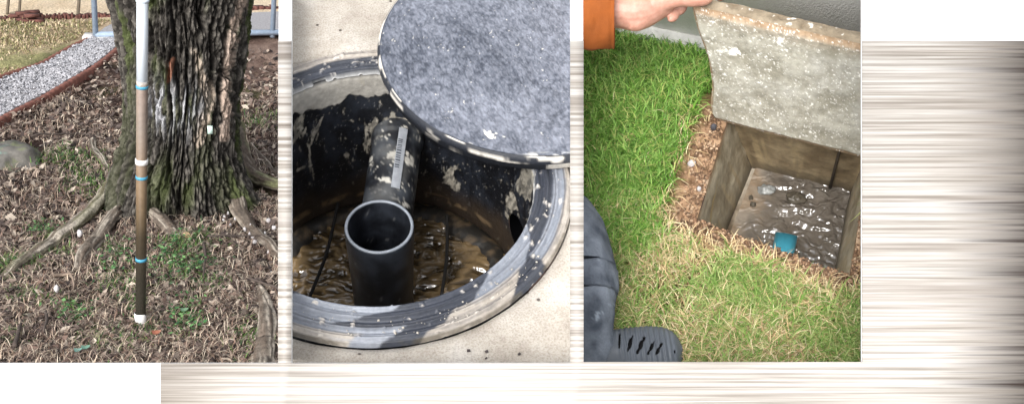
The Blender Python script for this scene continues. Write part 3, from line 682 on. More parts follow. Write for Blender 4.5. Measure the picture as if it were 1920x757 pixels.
m_ring = m_col('smeared_black_plastic', .5, .14, 120, .35, .003, .4, bscale=160)
mk('rim', V, inbay(V, gridF(na, npf, True)), m_ring, origin=mo, parent=man, C=c)
# shaft wall
nz = 170; nac = 900; an = np.arange(nac) / nac * 2 * np.pi; zz = np.linspace(.004, HW - .12, nz)
AA = np.tile(an, nz); ZZ = np.repeat(zz, nac)
rw = RI + .004 + .012 * ss(-.0, -.10, ZZ)
bul = (fbm(np.c_[np.cos(AA) * 5, np.sin(AA) * 5, ZZ * 16], 4, 140) - .5)
bandz = -.078 - .03 * (fbm(np.c_[np.cos(AA) * 3, np.sin(AA) * 3], 4, 141) - .5) - .05 * (fbm(np.c_[np.cos(AA) * 16, np.sin(AA) * 16, ZZ * 16], 4, 142) - .5)
band = ss(-.004, .004, ZZ - bandz) * ss(.004, -.012, ZZ) 
thick = band * (.004 + .004 * bul)
V = pol(rw - thick + bul * .004, AA, ZZ); PX = D2.px(V); px, py = PX.T
dark = lerp(srgb(16, 18, 23), srgb(34, 38, 46), ss(.4, .7, fbm(np.c_[np.cos(AA) * 12, np.sin(AA) * 12, ZZ * 20], 4, 143)))
cem = lerp(srgb(150, 146, 138), srgb(186, 182, 174), fbm(np.c_[np.cos(AA) * 30, np.sin(AA) * 30, ZZ * 90], 4, 144))
c = lerp(dark, cem, band)
def splat(x, y, sx, sy, th_, sd, rot=0.):
    ca_, sa_ = math.cos(R(rot)), math.sin(R(rot)); dx = (px - x) * ca_ + (py - y) * sa_; dy = -(px - x) * sa_ + (py - y) * ca_
    n_ = fbm(np.c_[dx / sx * 2.2, dy / sy * 1.6] + sd, 5, 150 + sd); return ss(th_ + .05, th_ + .13, n_ + .55 * np.exp(-(dx / sx) ** 2 - (dy / sy) ** 2) - .28)
fr_ = np.sin(AA) > -.35
for k_, (x, y, sx, sy, th_, rot) in enumerate(((690, 262, 10, 34, .50, -10), (745, 226, 26, 16, .50, 10), (720, 250, 36, 34, .60, 30), (775, 232, 34, 14, .46, 20), (958, 385, 18, 24, .44, -20), (990, 345, 20, 34, .42, 0), (590, 250, 8, 40, .58, 20), (560, 240, 16, 34, .56, 20), (582, 300, 6, 40, .56, -6), (565, 318, 24, 8, .56, -28), (650, 290, 16, 10, .58, 20), (1000, 312, 10, 20, .45, 0), (840, 330, 40, 40, .68, 0), (700, 235, 20, 14, .54, -30))):
    c = lerp(c, lerp(srgb(140, 134, 122), srgb(190, 184, 170), fbm(np.c_[px * .3, py * .3], 3, 160)), splat(x, y, sx, sy, th_, k_, rot) * fr_ * (.35 + .55 * ss(.36, .62, fbm(np.c_[px * .22 + py * .05, py * .12], 4, 161))))
scr = ss(.78, .80, fbm(np.c_[px * .25, py * .06], 4, 170)) * .5 + ss(.80, .82, fbm(np.c_[px * .4, py * .4], 3, 171)) * .5
c = lerp(c, srgb(150, 150, 150), scr * .7 * (1 - band))
wet = ss(HW + .13, HW + .05, ZZ + (fbm(np.c_[np.cos(AA) * 6, np.sin(AA) * 6], 3, 172) - .5) * .06)
c = lerp(c, srgb(58, 48, 38), wet * .8)
c = lerp(c, srgb(112, 94, 72), ss(.012, .0, np.abs(ZZ - (HW + .035 + .02 * jitter[0])) - .004) * ss(.45, .6, fbm(np.c_[np.cos(AA) * 9, np.sin(AA) * 9, ZZ * 30], 3, 173)))
F = gridF(nac, nz, True); AF = np.angle(np.exp(1j * AA))
cand = np.where((np.hypot(px - 974, py - 440) < 3) & (np.cos(AA) > .3))[0]; hi_ = cand[np.argmax(np.sin(AA[cand]))]
A0, Z0 = AF[hi_], ZZ[hi_]; hole = (((AF[F].mean(1) - A0) * RI) ** 2 + (ZZ[F].mean(1) - Z0) ** 2) < .050 ** 2
m_shaft = m_col('black_chamber_plastic', .42, .2, 70, .4, .003, .5, bscale=110)
mk('shaft', V, inbay(V, F[~hole]), m_shaft, origin=mo, parent=man, C=c)
# outlet pipe stub behind the hole in the shaft, coloured near black to stand for inner shade
hc = V[hi_]; ha = A0; od = np.array([math.cos(ha), math.sin(ha), 0.]); tg = np.array([-math.sin(ha), math.cos(ha), 0.]); hr = wr = .050
n = 40; th_ = np.arange(n) / n * 6.283
V2 = np.concatenate([hc + od * d + np.cos(th_)[:, None] * tg * wr * 1.03 + np.sin(th_)[:, None] * np.array([0, 0, 1.]) * hr * 1.03 for d in (-.002, .02, .06)]); V2 = np.r_[V2, [hc + od * .06]]
mk('outlet', V2, [gridF(n, 3, True), np.c_[2*n + np.arange(n), 2*n + (np.arange(n) + 1) % n, np.full(n, 3*n)]], m_plain('dark_outlet', srgb(6, 6, 7), 1., .2, 20, spec=0.), origin=mo, parent=man)
# sediment ledge round the foot of the shaft
npf2 = 14; an = np.arange(360) / 360 * 2 * np.pi; s = np.linspace(0, np.pi, npf2)
AA = np.tile(an, npf2); S_ = np.repeat(s, 360); wob = fbm(np.c_[np.cos(AA) * 4, np.sin(AA) * 4], 3, 180)
lw = .018 + .035 * wob
V = pol(RI + .022 - lw * (1 - np.cos(S_)) * .9, AA, HW - .02 + .030 * np.sin(S_) * (.8 + .35 * fbm(np.c_[np.cos(AA) * 9, np.sin(AA) * 9, S_], 3, 181)))
nn = fbm(V * 40, 4, 182); c = lerp(srgb(30, 27, 23), srgb(86, 72, 54), ss(.48, .70, nn))
mk('sediment_ledge', V, inbay(V, gridF(360, npf2, True)), m_col('wet_sediment', .6, .2, 80, .5, .004), origin=mo, parent=man, C=c)
# water
nr = 130; nw = 420; rw_ = np.sqrt(np.linspace(.0005, 1, nr)) * (RI + .01); an = np.arange(nw) / nw * 2 * np.pi
AA = np.tile(an, nr); RW = np.repeat(rw_, nw); V = pol(RW, AA, np.full(len(AA), HW))
p = V[:, :2].copy(); wv = np.c_[fbm(p * 11, 3, 190), fbm(p * 11, 3, 191)] - .5
rp = p + wv * .05; rip = np.abs(2 * fbm(np.c_[rp[:, 0] * 18, rp[:, 1] * 52], 3, 192) - 1); rip2 = fbm(np.c_[rp[:, 0] * 30, rp[:, 1] * 44], 3, 193)
V[:, 2] += (1 - rip) * .013 + rip2 * .007 - .014
c = lerp(srgb(70, 57, 38), srgb(128, 107, 76), ss(.3, .9, 1 - rip * 1.6)); c = lerp(c, srgb(52, 43, 30), ss(.5, .7, fbm(p * 6, 3, 195)) * .7)
m_wat = m_col('murky_brown_water', .05, .15, 40, spec=1.0)
mk('sewage_water', V, inbay(V, gridF(nw, nr, True)), m_wat, D2, C=c, kind='structure')
# ---- tee pipe
zt = -.13
to = D2.g(711, 423, zt); pr = 65 * D2.Z(to) / FPX
m_pip = m_col('black_drain_pipe', .42, .18, 60, .25, .002, .5, bscale=140)
tp = empty('tee_pipe', D2, np.array([to[0], to[1], HW - .08]), 'black plastic tee pipe with open top rising from the brown water', 'pipe')
po = np.array([to[0], to[1], HW - .08])
n = 96; th_ = np.arange(n) / n * 2 * np.pi
prof = [(HW - .08, pr * .93), (HW, pr * .93), (-.36, pr * .94), (-.30, pr * .955), (zt - .09, pr * .975), (zt - .05, pr), (zt - .004, pr), (zt, pr - .002), (zt, pr - .0065), (zt - .004, pr - .008), (zt - .06, pr - .009), (zt - .30, pr - .010), (zt - .31, pr * .3), (zt - .31, .001)]
# finer rings for colour
zs = []; 
for (a, b_) in zip(prof[:-1], prof[1:]):
    kk = max(1, int(abs(a[0] - b_[0]) / .008))
    for i in range(kk): zs.append((a[0] + (b_[0] - a[0]) * i / kk, a[1] + (b_[1] - a[1]) * i / kk, 0 if a[0] <= b_[0] and a[1] > pr * .9 and len(zs) < 60 else 1))
zs.append((*prof[-1], 1))
V = np.concatenate([np.c_[to[0] + r_ * np.cos(th_), to[1] + r_ * np.sin(th_), np.full(n, z)] for z, r_, _ in zs])
nn = fbm(V * 30, 4, 200); c = lerp(srgb(20, 22, 27), srgb(44, 48, 55), ss(.35, .7, nn)); sp_ = ss(.74, .78, fbm(V * [110, 110, 50], 3, 201)); c = lerp(c, srgb(120, 120, 120), sp_ * .5)
c = lerp(c, srgb(34, 28, 22), ss(HW + .09, HW, V[:, 2]) * .7)
rimk = (np.abs(V[:, 2] - zt) < .003) & (np.hypot(V[:, 0] - to[0], V[:, 1] - to[1]) > pr - .008); c[rimk] = srgb(132, 138, 146)
deep = ss(zt - .28, zt - .31, V[:, 2]) * (np.hypot(V[:, 0] - to[0], V[:, 1] - to[1]) < pr - .009); c = lerp(c, srgb(70, 66, 58), deep * .7)
mk('riser', V, gridF(n, len(zs), True), m_pip, origin=po, parent=tp, C=c)
# branch from the shaft wall
br = pr * .80
wz = -.155 - br
tgt = D2.g(737, 275, wz + br)
dv = tgt[:2] - to[:2]; dv /= np.linalg.norm(dv)
B0 = np.array([*(to[:2] + dv * pr * .5), wz - .02]);
tlen = .02
while np.hypot(*(to[:2] + dv * tlen - c2)) < RI + .02: tlen += .004
B1 = np.array([*(to[:2] + dv * tlen), wz])
nb = 60; Pb = np.array([B0 * (1 - u) + B1 * u for u in np.linspace(0, 1, nb)]); rb = np.where(np.linspace(0, 1, nb) < .22, br * 1.05, br); rb = np.where(np.abs(np.linspace(0, 1, nb) - .93) < .04, br * 1.06, rb)
V, F = tube(Pb, rb, 80, cap=False)
rel2 = V[:, :2] - to[:2]; al_ = rel2 @ dv; la_ = rel2 @ np.array([-dv[1], dv[0]])
need = np.sqrt(np.maximum((pr * .955) ** 2 - la_ ** 2, 0)); al2 = np.maximum(al_, need); V[:, :2] += dv * (al2 - al_)[:, None]
nn = fbm(V * 34, 4, 210)
c = lerp(srgb(26, 28, 33), srgb(66, 70, 76), ss(.35, .7, nn)); PX = D2.px(V); px, py = PX.T
for k_, (x, y, sx, sy, th_2, rot) in enumerate(((720, 338, 13, 8, .40, 10), (735, 292, 20, 10, .42, 10), (765, 300, 10, 18, .5, -30), (700, 300, 14, 10, .56, -40), (760, 385, 12, 5, .46, 20))):
    c = lerp(c, srgb(204, 200, 190), splat(x, y, sx, sy, th_2, 20 + k_, rot) * ss(0, .02, V[:, 2] - wz))
c = lerp(c, srgb(150, 148, 142), ss(.68, .78, fbm(V * 120, 3, 214)) * .6); c = lerp(c, srgb(110, 110, 108), ss(.4, .7, fbm(V * 18, 4, 215)) * ss(wz, wz + br, V[:, 2]) * .5)
mk('branch', V, F, m_pip, origin=po, parent=tp, C=c)
# sticker with bars, wrapped on the branch
def on_branch(u, ang, r_):
    p = B0 * (1 - u) + B1 * u; t_ = (B1 - B0) / np.linalg.norm(B1 - B0); a = np.cross(t_, [0, 0, 1.]); a /= np.linalg.norm(a); b_ = np.cross(a, t_)
    return p + r_ * (math.sin(ang) * a + math.cos(ang) * b_)
def patch(u0, u1, a0, a1, r_, mat, name, parent, nu=8, nv=8):
    V = np.array([on_branch(u0 + (u1 - u0) * i / (nu - 1), a0 + (a1 - a0) * j / (nv - 1), r_) for j in range(nv) for i in range(nu)])
    return mk(name, V, gridF(nu, nv), mat, origin=po, parent=parent)
st = patch(.34, .90, R(7), R(26), br + .0035, m_plain('sticker_paper', srgb(150, 154, 160), .5, .15, 60), 'sticker', tp)
m_ink = m_plain('printed_bars', srgb(70, 74, 82), .6, .2, 60)
u = .52
while u < .80:
    wd_ = random.choice((.006, .010, .014)); patch(u, u + wd_, R(8.5), R(18), br + .0045, m_ink, 'printed_bar', st, 2, 5); u += wd_ + random.choice((.008, .012))
# cords hanging into the water
m_cord = m_plain('black_cord', srgb(34, 32, 30), .7, .2, 40)
for (a, b_, lb) in (((634, 380), (578, 563), 'thin black cord hanging into the water beside the left curve of the shaft'), ((838, 402), (828, 553), 'thin black cord hanging into the water beside the tee pipe')):
    A = D2.g(*a, HW + .05); B = D2.g(*b_, HW + .05); V, F = tube(spline([A, (A + B) / 2 + [.006, 0, -.012], B], 20), .0042, 8)
    mk('cord', V, F, m_cord, D2, origin=B, label=lb, cat='cord', group='cords in the manhole')
# ---- lid
lp = np.array([(705.5, 83), (713, 134), (771, 215), (863.6, 263.5), (956, 289), (1067, 296), (743, 5), (735, 168), (815, 243)])
zl = .060
Q = D2.gm(lp, zl); A = np.c_[2 * Q[:, :2], np.ones(len(Q))]; s_ = np.linalg.lstsq(A, (Q[:, :2] ** 2).sum(1), rcond=None)[0]; lc = s_[:2]; LR = math.sqrt(s_[2] + lc @ lc)
lid = empty('round_cover', D2, np.array([*lc, .016]), 'large round black plastic lid smeared with grey cement pulled half off the manhole', 'lid'); lo_ = np.array([*lc, .016])
nl = 720; nr = 260; an = np.arange(nl) / nl * 2 * np.pi; rl = np.linspace(.001, LR - .004, nr)
AA = np.tile(an, nr); RL = np.repeat(rl, nl); V = np.c_[lc[0] + RL * np.cos(AA), lc[1] + RL * np.sin(AA), np.full(len(AA), zl)]
wr_ = fbm(np.c_[V[:, 0] * 30, V[:, 1] * 22], 5, 220); V[:, 2] += (wr_ - .5) * .006
big = fbm(V[:, :2] * 6 + 4, 5, 221); fin = fbm(np.c_[V[:, 0] * 70, V[:, 1] * 46], 5, 222); vein = 1 - np.abs(2 * fbm(np.c_[V[:, 0] * 34, V[:, 1] * 26] + 3 * big[:, None], 4, 223) - 1)
fin2 = fbm(np.c_[V[:, 0] * 260 + V[:, 1] * 60, V[:, 1] * 120], 3, 226)
k = np.clip(.42 + (big - .5) * .9 + (fin - .5) * .7 + (fin2 - .5) * 1.1, 0, 1)
c = lerp(srgb(58, 63, 74), srgb(132, 136, 147), k); c = lerp(c, srgb(50, 54, 63), ss(.93, .985, vein) * .45)
PX = D2.px(V); px, py = PX.T
c = lerp(c, srgb(222, 220, 214), ss(.50, .60, fbm(np.c_[px * .05, py * .12], 4, 225)) * ss(283, 292, py) * ss(960, 1010, px))
c = lerp(c, srgb(212, 208, 200), splat(918, 252, 14, 9, .46, 31, 10))
c = lerp(c, srgb(60, 64, 74), ss(LR - .008, LR - .005, RL) * .7)
m_lid = m_col('cement_smeared_lid', .55, .14, 150, .4, .003, .4, bscale=180)
mk('lid_top', V, inbay(V, gridF(nl, nr, True)), m_lid, origin=lo_, parent=lid, C=c)
prof = [(LR - .004, zl), (LR, zl - .003), (LR + .002, zl - .012), (LR + .002, zl - .020), (LR - .006, zl - .026), (LR - .004, zl - .040), (LR - .03, zl - .044), (.001, zl - .044)]
V = np.concatenate([np.c_[lc[0] + r_ * np.cos(an), lc[1] + r_ * np.sin(an), np.full(nl, z)] for r_, z in prof])
nn = fbm(np.c_[np.repeat(np.arange(len(prof)), nl) * .9, np.tile(an, len(prof)) * 6], 4, 230); c = lerp(srgb(34, 37, 44), srgb(206, 200, 190), ss(.57, .66, nn + .16 * ss(-110, -75, np.degrees(np.angle(np.exp(1j * np.tile(an, len(prof)))))) * 1.0 - .02))
mk('lid_edge', V, inbay(V, gridF(nl, len(prof), True)), m_lid, origin=lo_, parent=lid, C=c)
# cement crumbs on the rim
r = np.random.default_rng(240); a = np.r_[r.normal(-1.15, .45, 130), r.uniform(-3.1, 3.1, 50)]; rr_ = r.uniform(RI + .004, RO - .01, len(a)); P = pol(rr_, a, np.full(len(a), .011)); _x = D2.px(P)[:, 0]; P = P[(_x > 540) & (_x < 1076)]
V, F = stones(P, .0010 + .0022 * np.random.default_rng(5).uniform(0, 1, (len(P), 1, 1)) ** 3, 241, .5); mk('cement_crumbs', V, F, m_plain('cement_crumb', srgb(178, 172, 162), .95, .1, 30), D2, smooth=False, kind='stuff', label='crumbs of pale cement stuck on the manhole rim', cat='crumbs')
r = np.random.default_rng(242); Q = np.c_[r.uniform(560, 1060, 16), r.uniform(560, 676, 16)]; P = D2.gm(Q, .006); keep = np.hypot(P[:, 0] - c2[0], P[:, 1] - c2[1]) > RO + .03
V, F = stones(P[keep], .003, 243, .7); mk('dark_grit', V, F, m_plain('dark_grit', srgb(66, 58, 58), .95, .2, 30), D2, smooth=True, kind='stuff', label='dark grit scattered on the sandy concrete', cat='grit')

# ================================================================== BAY 3: the lawn with the open drain pit
g3 = D3.g
rim_px = np.array([(1368, 208), (1306, 408), (1594, 514), (1637, 262)], float)
HF = -.30
rimL = D3.gm(rim_px); flo_px = np.array([(1410, 316), (1345, 478), (1558, 545), (1594, 361)], float)
flo = D3.gm(flo_px, HF)
def bil(Q, u, v): return (Q[0] * (1 - u) + Q[3] * u) * (1 - v) + (Q[1] * (1 - u) + Q[2] * u) * v      # u left-right, v back-front
def pip(P, poly):
    x, y = P[:, 0], P[:, 1]; ins = np.zeros(len(P), bool); n = len(poly)
    for i in range(n):
        a, b_ = poly[i], poly[(i + 1) % n]; cnd = ((a[1] > y) != (b_[1] > y)); ins ^= cnd & (x < (b_[0] - a[0]) * (y - a[1]) / (b_[1] - a[1] + 1e-12) + a[0])
    return ins
def dpoly(P, poly):
    d = np.full(len(P), 1e9); n = len(poly)
    for i in range(n):
        a, b_ = np.array(poly[i][:2]), np.array(poly[(i + 1) % n][:2]); ab = b_ - a; t_ = np.clip(((P[:, :2] - a) @ ab) / (ab @ ab), 0, 1); d = np.minimum(d, np.linalg.norm(P[:, :2] - a - t_[:, None] * ab, axis=1))
    return d
cen3 = rimL.mean(0)
# ground sheet: grid with the pit cut out
P = D3.gm([(1086, 720), (1740, 720), (1740, -30), (1086, -30)]); gx = np.linspace(0, 1, 260)
G = np.array([(P[0] * (1 - u) + P[1] * u) * (1 - v) + (P[3] * (1 - u) + P[2] * u) * v for v in gx for u in gx])
dd = dpoly(G, rimL); ins = pip(G, rimL)
def h3(V): return (fbm(V[:, :2] * 9, 4, 300) - .5) * .025 + (fbm(V[:, :2] * 40, 3, 301) - .5) * .010
damp = ss(.0, .03, dd); G[:, 2] = h3(G) * (.25 + .75 * damp) - .004 - .004 * ss(.05, .0, dd)
# pull the vertices nearest the pit onto its edge
F = gridF(260, 260); keep = ~(ins[F].all(1))
for i in np.where(ins)[0]:
    p = G[i, :2]; best = None
    for k in range(4):
        a, b_ = rimL[k, :2], rimL[(k + 1) % 4, :2]; ab = b_ - a; t_ = np.clip(((p - a) @ ab) / (ab @ ab), 0, 1); q = a + t_ * ab; d_ = np.linalg.norm(q - p)
        if best is None or d_ < best[0]: best = (d_, q)
    G[i, :2] = best[1]; G[i, 2] = -.012
PXg = D3.px(G); n4 = fbm(G[:, :2] * 30, 4, 305); n5 = fbm(G[:, :2] * 8, 4, 306)
soil = lerp(srgb(104, 80, 60), srgb(166, 136, 108), ss(.3, .7, n4)); soil = lerp(soil, srgb(196, 174, 150), ss(.58, .7, n5) * .6)
turf = lerp(srgb(88, 80, 48), srgb(120, 108, 70), n4)
c = lerp(soil, turf, ss(.045, .085, dd + (n5 - .5) * .04))
mk('lawn_ground', G, F[keep], m_col('lawn_soil', .95, .35, 90, .7, .006, .1), D3, C=c, kind='structure')
# ---- pit
pit = empty('drain_pit', D3, np.array([cen3[0], cen3[1], HF]), 'square concrete drain pit with stained walls open in the lawn', 'drain pit'); pto = np.array([cen3[0], cen3[1], HF])
m_pit = m_col('stained_wet_concrete', .6, .2, 60, .4, .003, .4, bscale=140)
for k, nm in enumerate(('left', 'front', 'right', 'back')):
    a, b_ = rimL[k], rimL[(k + 1) % 4]; a2, b2 = flo[k], flo[(k + 1) % 4]
    nu_, nv_ = 70, 70; uu, vv = np.meshgrid(np.linspace(0, 1, nu_), np.linspace(0, 1, nv_)); uu = uu.ravel()[:, None]; vv = vv.ravel()[:, None]
    V = (a * (1 - uu) + b_ * uu) * (1 - vv) + (a2 * (1 - uu) + b2 * uu) * vv; V[:, 2] -= .010 * (1 - vv[:, 0])
    nn = fbm(np.c_[uu * 6, vv * 6] + k * 9, 5, 310); st_ = fbm(np.c_[uu * 16, vv * 2.] + k * 5, 4, 311)
    inw = (cen3 - (a + b_) / 2); inw[2] = 0; inw /= np.linalg.norm(inw); V += inw * ((nn - .5) * .008)[:, None]
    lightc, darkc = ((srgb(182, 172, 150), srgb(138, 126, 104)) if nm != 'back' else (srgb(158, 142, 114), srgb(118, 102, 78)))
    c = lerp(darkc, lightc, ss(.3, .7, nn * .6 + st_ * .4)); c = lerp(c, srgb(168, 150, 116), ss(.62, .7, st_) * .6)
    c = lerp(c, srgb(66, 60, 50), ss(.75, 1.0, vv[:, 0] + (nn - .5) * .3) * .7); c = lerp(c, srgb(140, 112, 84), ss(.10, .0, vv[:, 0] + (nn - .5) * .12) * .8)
    if nm == 'left': c = lerp(c, srgb(176, 150, 92), np.exp(-((vv[:, 0] - .25 - .55 * (uu[:, 0] - .6)) / .02) ** 2) * ss(.5, .7, uu[:, 0]) * .7)
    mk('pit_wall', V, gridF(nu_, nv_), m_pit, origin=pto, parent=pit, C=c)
# joint line on the back wall
q0 = flo[0] * .30 + flo[3] * .70; q1 = rimL[0] * .30 + rimL[3] * .70
a_, b_ = flo[0] * .20 + flo[3] * .80, rimL[0] * .20 + rimL[3] * .80; fwd = (cen3 - (rimL[0] + rimL[3]) / 2); fwd[2] = 0; fwd /= np.linalg.norm(fwd)
V, F = tube([a_ + fwd * .006, b_ + fwd * .006 - [0, 0, .02]], .004, 8); mk('joint_bead', V, F, m_plain('dark_joint', srgb(62, 54, 44), .7, .2, 40), origin=pto, parent=pit)
nu_ = 60; uu, vv = np.meshgrid(np.linspace(0, 1, nu_), np.linspace(0, 1, nu_)); uu = uu.ravel()[:, None]; vv = vv.ravel()[:, None]
V = bil(flo, uu, vv); nn = fbm(np.c_[uu * 7, vv * 7], 5, 320); V[:, 2] += (nn - .5) * .012 - .014 * ss(.15, .6, uu[:, 0] + .0) + .004
c = lerp(srgb(104, 90, 72), srgb(156, 144, 126), ss(.3, .7, nn)); c = lerp(c, srgb(186, 176, 160), ss(.16, .02, uu[:, 0]) * ss(.6, .1, vv[:, 0]) * .7)
mk('pit_floor', V, gridF(nu_, nu_), m_pit, origin=pto, parent=pit, C=c)
# water sheet with ripples
nu_ = 240; uu, vv = np.meshgrid(np.linspace(.04, .995, nu_), np.linspace(.005, .995, nu_)); uu = uu.ravel()[:, None]; vv = vv.ravel()[:, None]
V = bil(flo, uu, vv); V[:, 2] = HF + .010
p = V[:, :2]; wq = p + (np.c_[fbm(p * 26, 3, 330), fbm(p * 26, 3, 331)] - .5) * .05
rip = fbm(np.c_[wq[:, 0] * 34, wq[:, 1] * 60], 2, 332); amp = .35 + .65 * ss(.1, .5, uu[:, 0] + .25 * vv[:, 0] - .1)
V[:, 2] += (rip - .5) * .017 * amp
nn = fbm(np.c_[uu * 7, vv * 7], 5, 320); wl = ss(-.05, .3, uu[:, 0] + (nn - .5) * .5)
c = lerp(lerp(srgb(140, 122, 102), srgb(184, 172, 156), ss(.3, .7, nn)), lerp(srgb(84, 77, 69), srgb(118, 111, 103), nn), wl)
m = m_col('rippling_water', .14, .15, 40, spec=1.0); m.node_tree.nodes['Principled BSDF'].inputs['IOR'].default_value = 1.6
mk('pit_water', V, gridF(nu_, nu_), m, D3, C=c, kind='structure')
# blue pipe end
po3 = g3(1474, 442, HF + .06); br_ = 20 * D3.Z(po3) / FPX
frontn = (rimL[1] + rimL[2]) / 2 - cen3; frontn[2] = 0; frontn /= np.linalg.norm(frontn)
m_bp = m_plain('blue_pvc', srgb(84, 182, 208), .35, .12, 30)
n = 40; prof = [(-.10, .92), (-.01, .92), (0., .92), (0., 1.0), (-.004, 1.02), (.10, 1.02), (.16, 1.02)]
tdir = frontn * math.cos(R(32)) - np.array([0, 0, 1.]) * math.sin(R(32)); sx_ = np.cross(frontn, [0, 0, 1.]); uz_ = np.cross(sx_, tdir); th_ = np.arange(n) / n * 6.283
V = np.concatenate([tdir * (d if k > 2 else -d) + br_ * s_ * (np.cos(th_)[:, None] * sx_ + np.sin(th_)[:, None] * uz_) for k, (d, s_) in enumerate(prof)])
mk('blue_pipe', V, gridF(n, len(prof), True), m_bp, D3, label='bright blue plastic pipe end opening into the pit water', cat='pipe').matrix_world = D3.M @ Matrix.Translation(Vector(po3))
# debris in the water
m_scrap = m_plain('wet_grey_scrap', srgb(140, 142, 140), .25, .3, 40, .4, .004)
for (a, b_, wd_, lb, sd) in ((1438, 356, 32, 'grey flat scrap lying in the shallow water of the pit', 5), (1492, 372, 34, 'dark wet lump standing in the pit water', 6), (1412, 384, 10, 'small dark stone on the pit floor beside the grey scrap', 7), (1408, 372, 8, 'tiny dark stone on the pit floor near the left wall', 8)):
    o_ = g3(a, b_, HF + .012); r_ = wd_ / 2 * D3.Z(o_) / FPX; sub = 14
    uu, vv = np.meshgrid(np.arange(28) / 28 * 2 * np.pi, np.linspace(0, np.pi, sub)); d = np.c_[(np.cos(uu) * np.sin(vv)).ravel(), (np.sin(uu) * np.sin(vv)).ravel(), np.cos(vv).ravel()]
    kk = 1 + (fbm(d * 1.9 + sd * 5.1, 3, 80 + sd) - .5) * 1.2
    _rock('stone', d * kk[:, None] * [r_, r_ * .75, .012], sub, m_scrap if sd == 5 else m_plain('dark_wet_stone_%d' % sd, srgb(84, 78, 68), .4, .3, 30), D3, o_, 0, lb, 'stone', 'debris in the pit', None, d)
# soil crumbs and dead roots round the rim
r = np.random.default_rng(340); Q = np.c_[r.uniform(1225, 1680, 9000), r.uniform(190, 560, 9000)]; P = D3.gm(Q); dd = dpoly(P, rimL); ins = pip(P, rimL)
keep = (~ins) & (dd < .07 * r.uniform(.1, 1, len(P)) ** .7 + .004); P = P[keep]; P[:, 2] = h3(P) * .4 - .002
V, F = stones(P, .0042, 341, .8); mk('soil_crumbs', V, F, m_col('soil_crumb', .95, .2, 60), D3, C=np.repeat(pick([(150, 120, 94), (120, 92, 70), (174, 148, 122), (100, 78, 60)], len(P), r), 6, 0), kind='stuff', label='crumbs of brown soil round the rim of the pit', cat='soil')
rock('stone', D3, 1297, 310, 16, .010, m_peb, 'white chip of plaster lying on the soil left of the pit', 'stone', seed=21, z0=.008)
rock('stone', D3, 1338, 242, 11, .010, m_plain('dark_chip', srgb(70, 70, 76), .7, .2, 30), 'dark stone chip at the foot of the raised slab', 'stone', seed=22, z0=.008)
rock('stone', D3, 1311, 356, 8, .008, m_peb, 'tiny white chip on the left edge of the pit', 'stone', seed=23, z0=.004)
# ---- grass
def grass3(N, seed, x0, x1, y0, y1): r = np.random.default_rng(seed); return np.c_[r.uniform(x0, x1, N), r.uniform(y0, y1, N)], r
wall_px = lambda x: 66 + .215 * (x - 1150)          # foot of the house wall
slab_bot = D3.gm([(1340, 226), (1700, 318)])
def allowed(Q, P, r, margin, jit):
    dd = dpoly(P, rimL) + (fbm(P[:, :2] * 22, 3, 350) - .5) * jit; ins = pip(P, rimL)
    nb_ = fbm(P[:, :2] * 12, 3, 351)
    behind = (Q[:, 0] > 1338) & (Q[:, 1] < 226 + .255 * (Q[:, 0] - 1340) + 8)
    leftm = np.where(Q[:, 0] < 1362, 1.9, np.where(Q[:, 1] > 405, 1.4, .6)) * margin
    return (~ins) & (dd > leftm * r.uniform(.75, 1.3, len(P))) & ~behind & (Q[:, 1] > wall_px(Q[:, 0]) - 8)
Q, r = grass3(46000, 352, 1085, 1690, 40, 470); P = D3.gm(Q); lush = ss(.0, 1, (1330 - Q[:, 0]) / 120 + (420 - Q[:, 1]) / 140)
k = allowed(Q, P, r, .05, .05) & (r.uniform(0, 1, len(Q)) < .25 + .75 * lush); Q, P = Q[k], P[k]; P[:, 2] = h3(P)
C = pick([(98, 140, 52), (84, 124, 44), (120, 158, 70), (72, 108, 38), (136, 170, 88), (96, 136, 56), (150, 160, 90)], len(P), r)
V, F, C = blades(P, .048, .0046, 1.15, C, 353); mk('green_grass', V, F, m_blade, D3, C=C, kind='stuff', label='lush bright green lawn grass beside the pit', cat='grass')
Q, r = grass3(26000, 354, 1085, 1690, 380, 720); P = D3.gm(Q); k = allowed(Q, P, r, .05, .05); pat = fbm(P[:, :2] * 10, 3, 355); k &= r.uniform(0, 1, len(Q)) < .32 + .8 * ss(.40, .60, pat); Q, P = Q[k], P[k]; P[:, 2] = h3(P)
C = pick([(120, 150, 74), (106, 138, 62), (144, 164, 94), (162, 174, 112), (96, 128, 56), (150, 146, 92)], len(P), r)
V, F, C = blades(P, .045, .0040, 1.2, C, 356); mk('yellow_green_grass', V, F, m_blade, D3, C=C, kind='stuff', label='thinner yellow green grass in front of the pit', cat='grass')
Q, r = grass3(24000, 357, 1085, 1690, 200, 720); P = D3.gm(Q); k = allowed(Q, P, r, .032, .05); k &= r.uniform(0, 1, len(Q)) < np.where(Q[:, 1] > 400, 1.0, .10 + .6 * ss(1210, 1290, Q[:, 0])); pat = fbm(P[:, :2] * 9 + 5, 3, 358); k &= r.uniform(0, 1, len(Q)) < .25 + ss(.4, .6, pat); Q, P = Q[k], P[k]; P[:, 2] = h3(P) + .002
C = pick([(204, 182, 138), (186, 160, 118), (220, 204, 166), (160, 132, 96), (214, 192, 150)], len(P), r)
V, F, C = blades(P, .048, .0026, 1.8, C, 359); mk('dry_grass', V, F, m_blade, D3, C=C, kind='stuff', label='dead straw coloured grass matted round the pit', cat='dry grass')
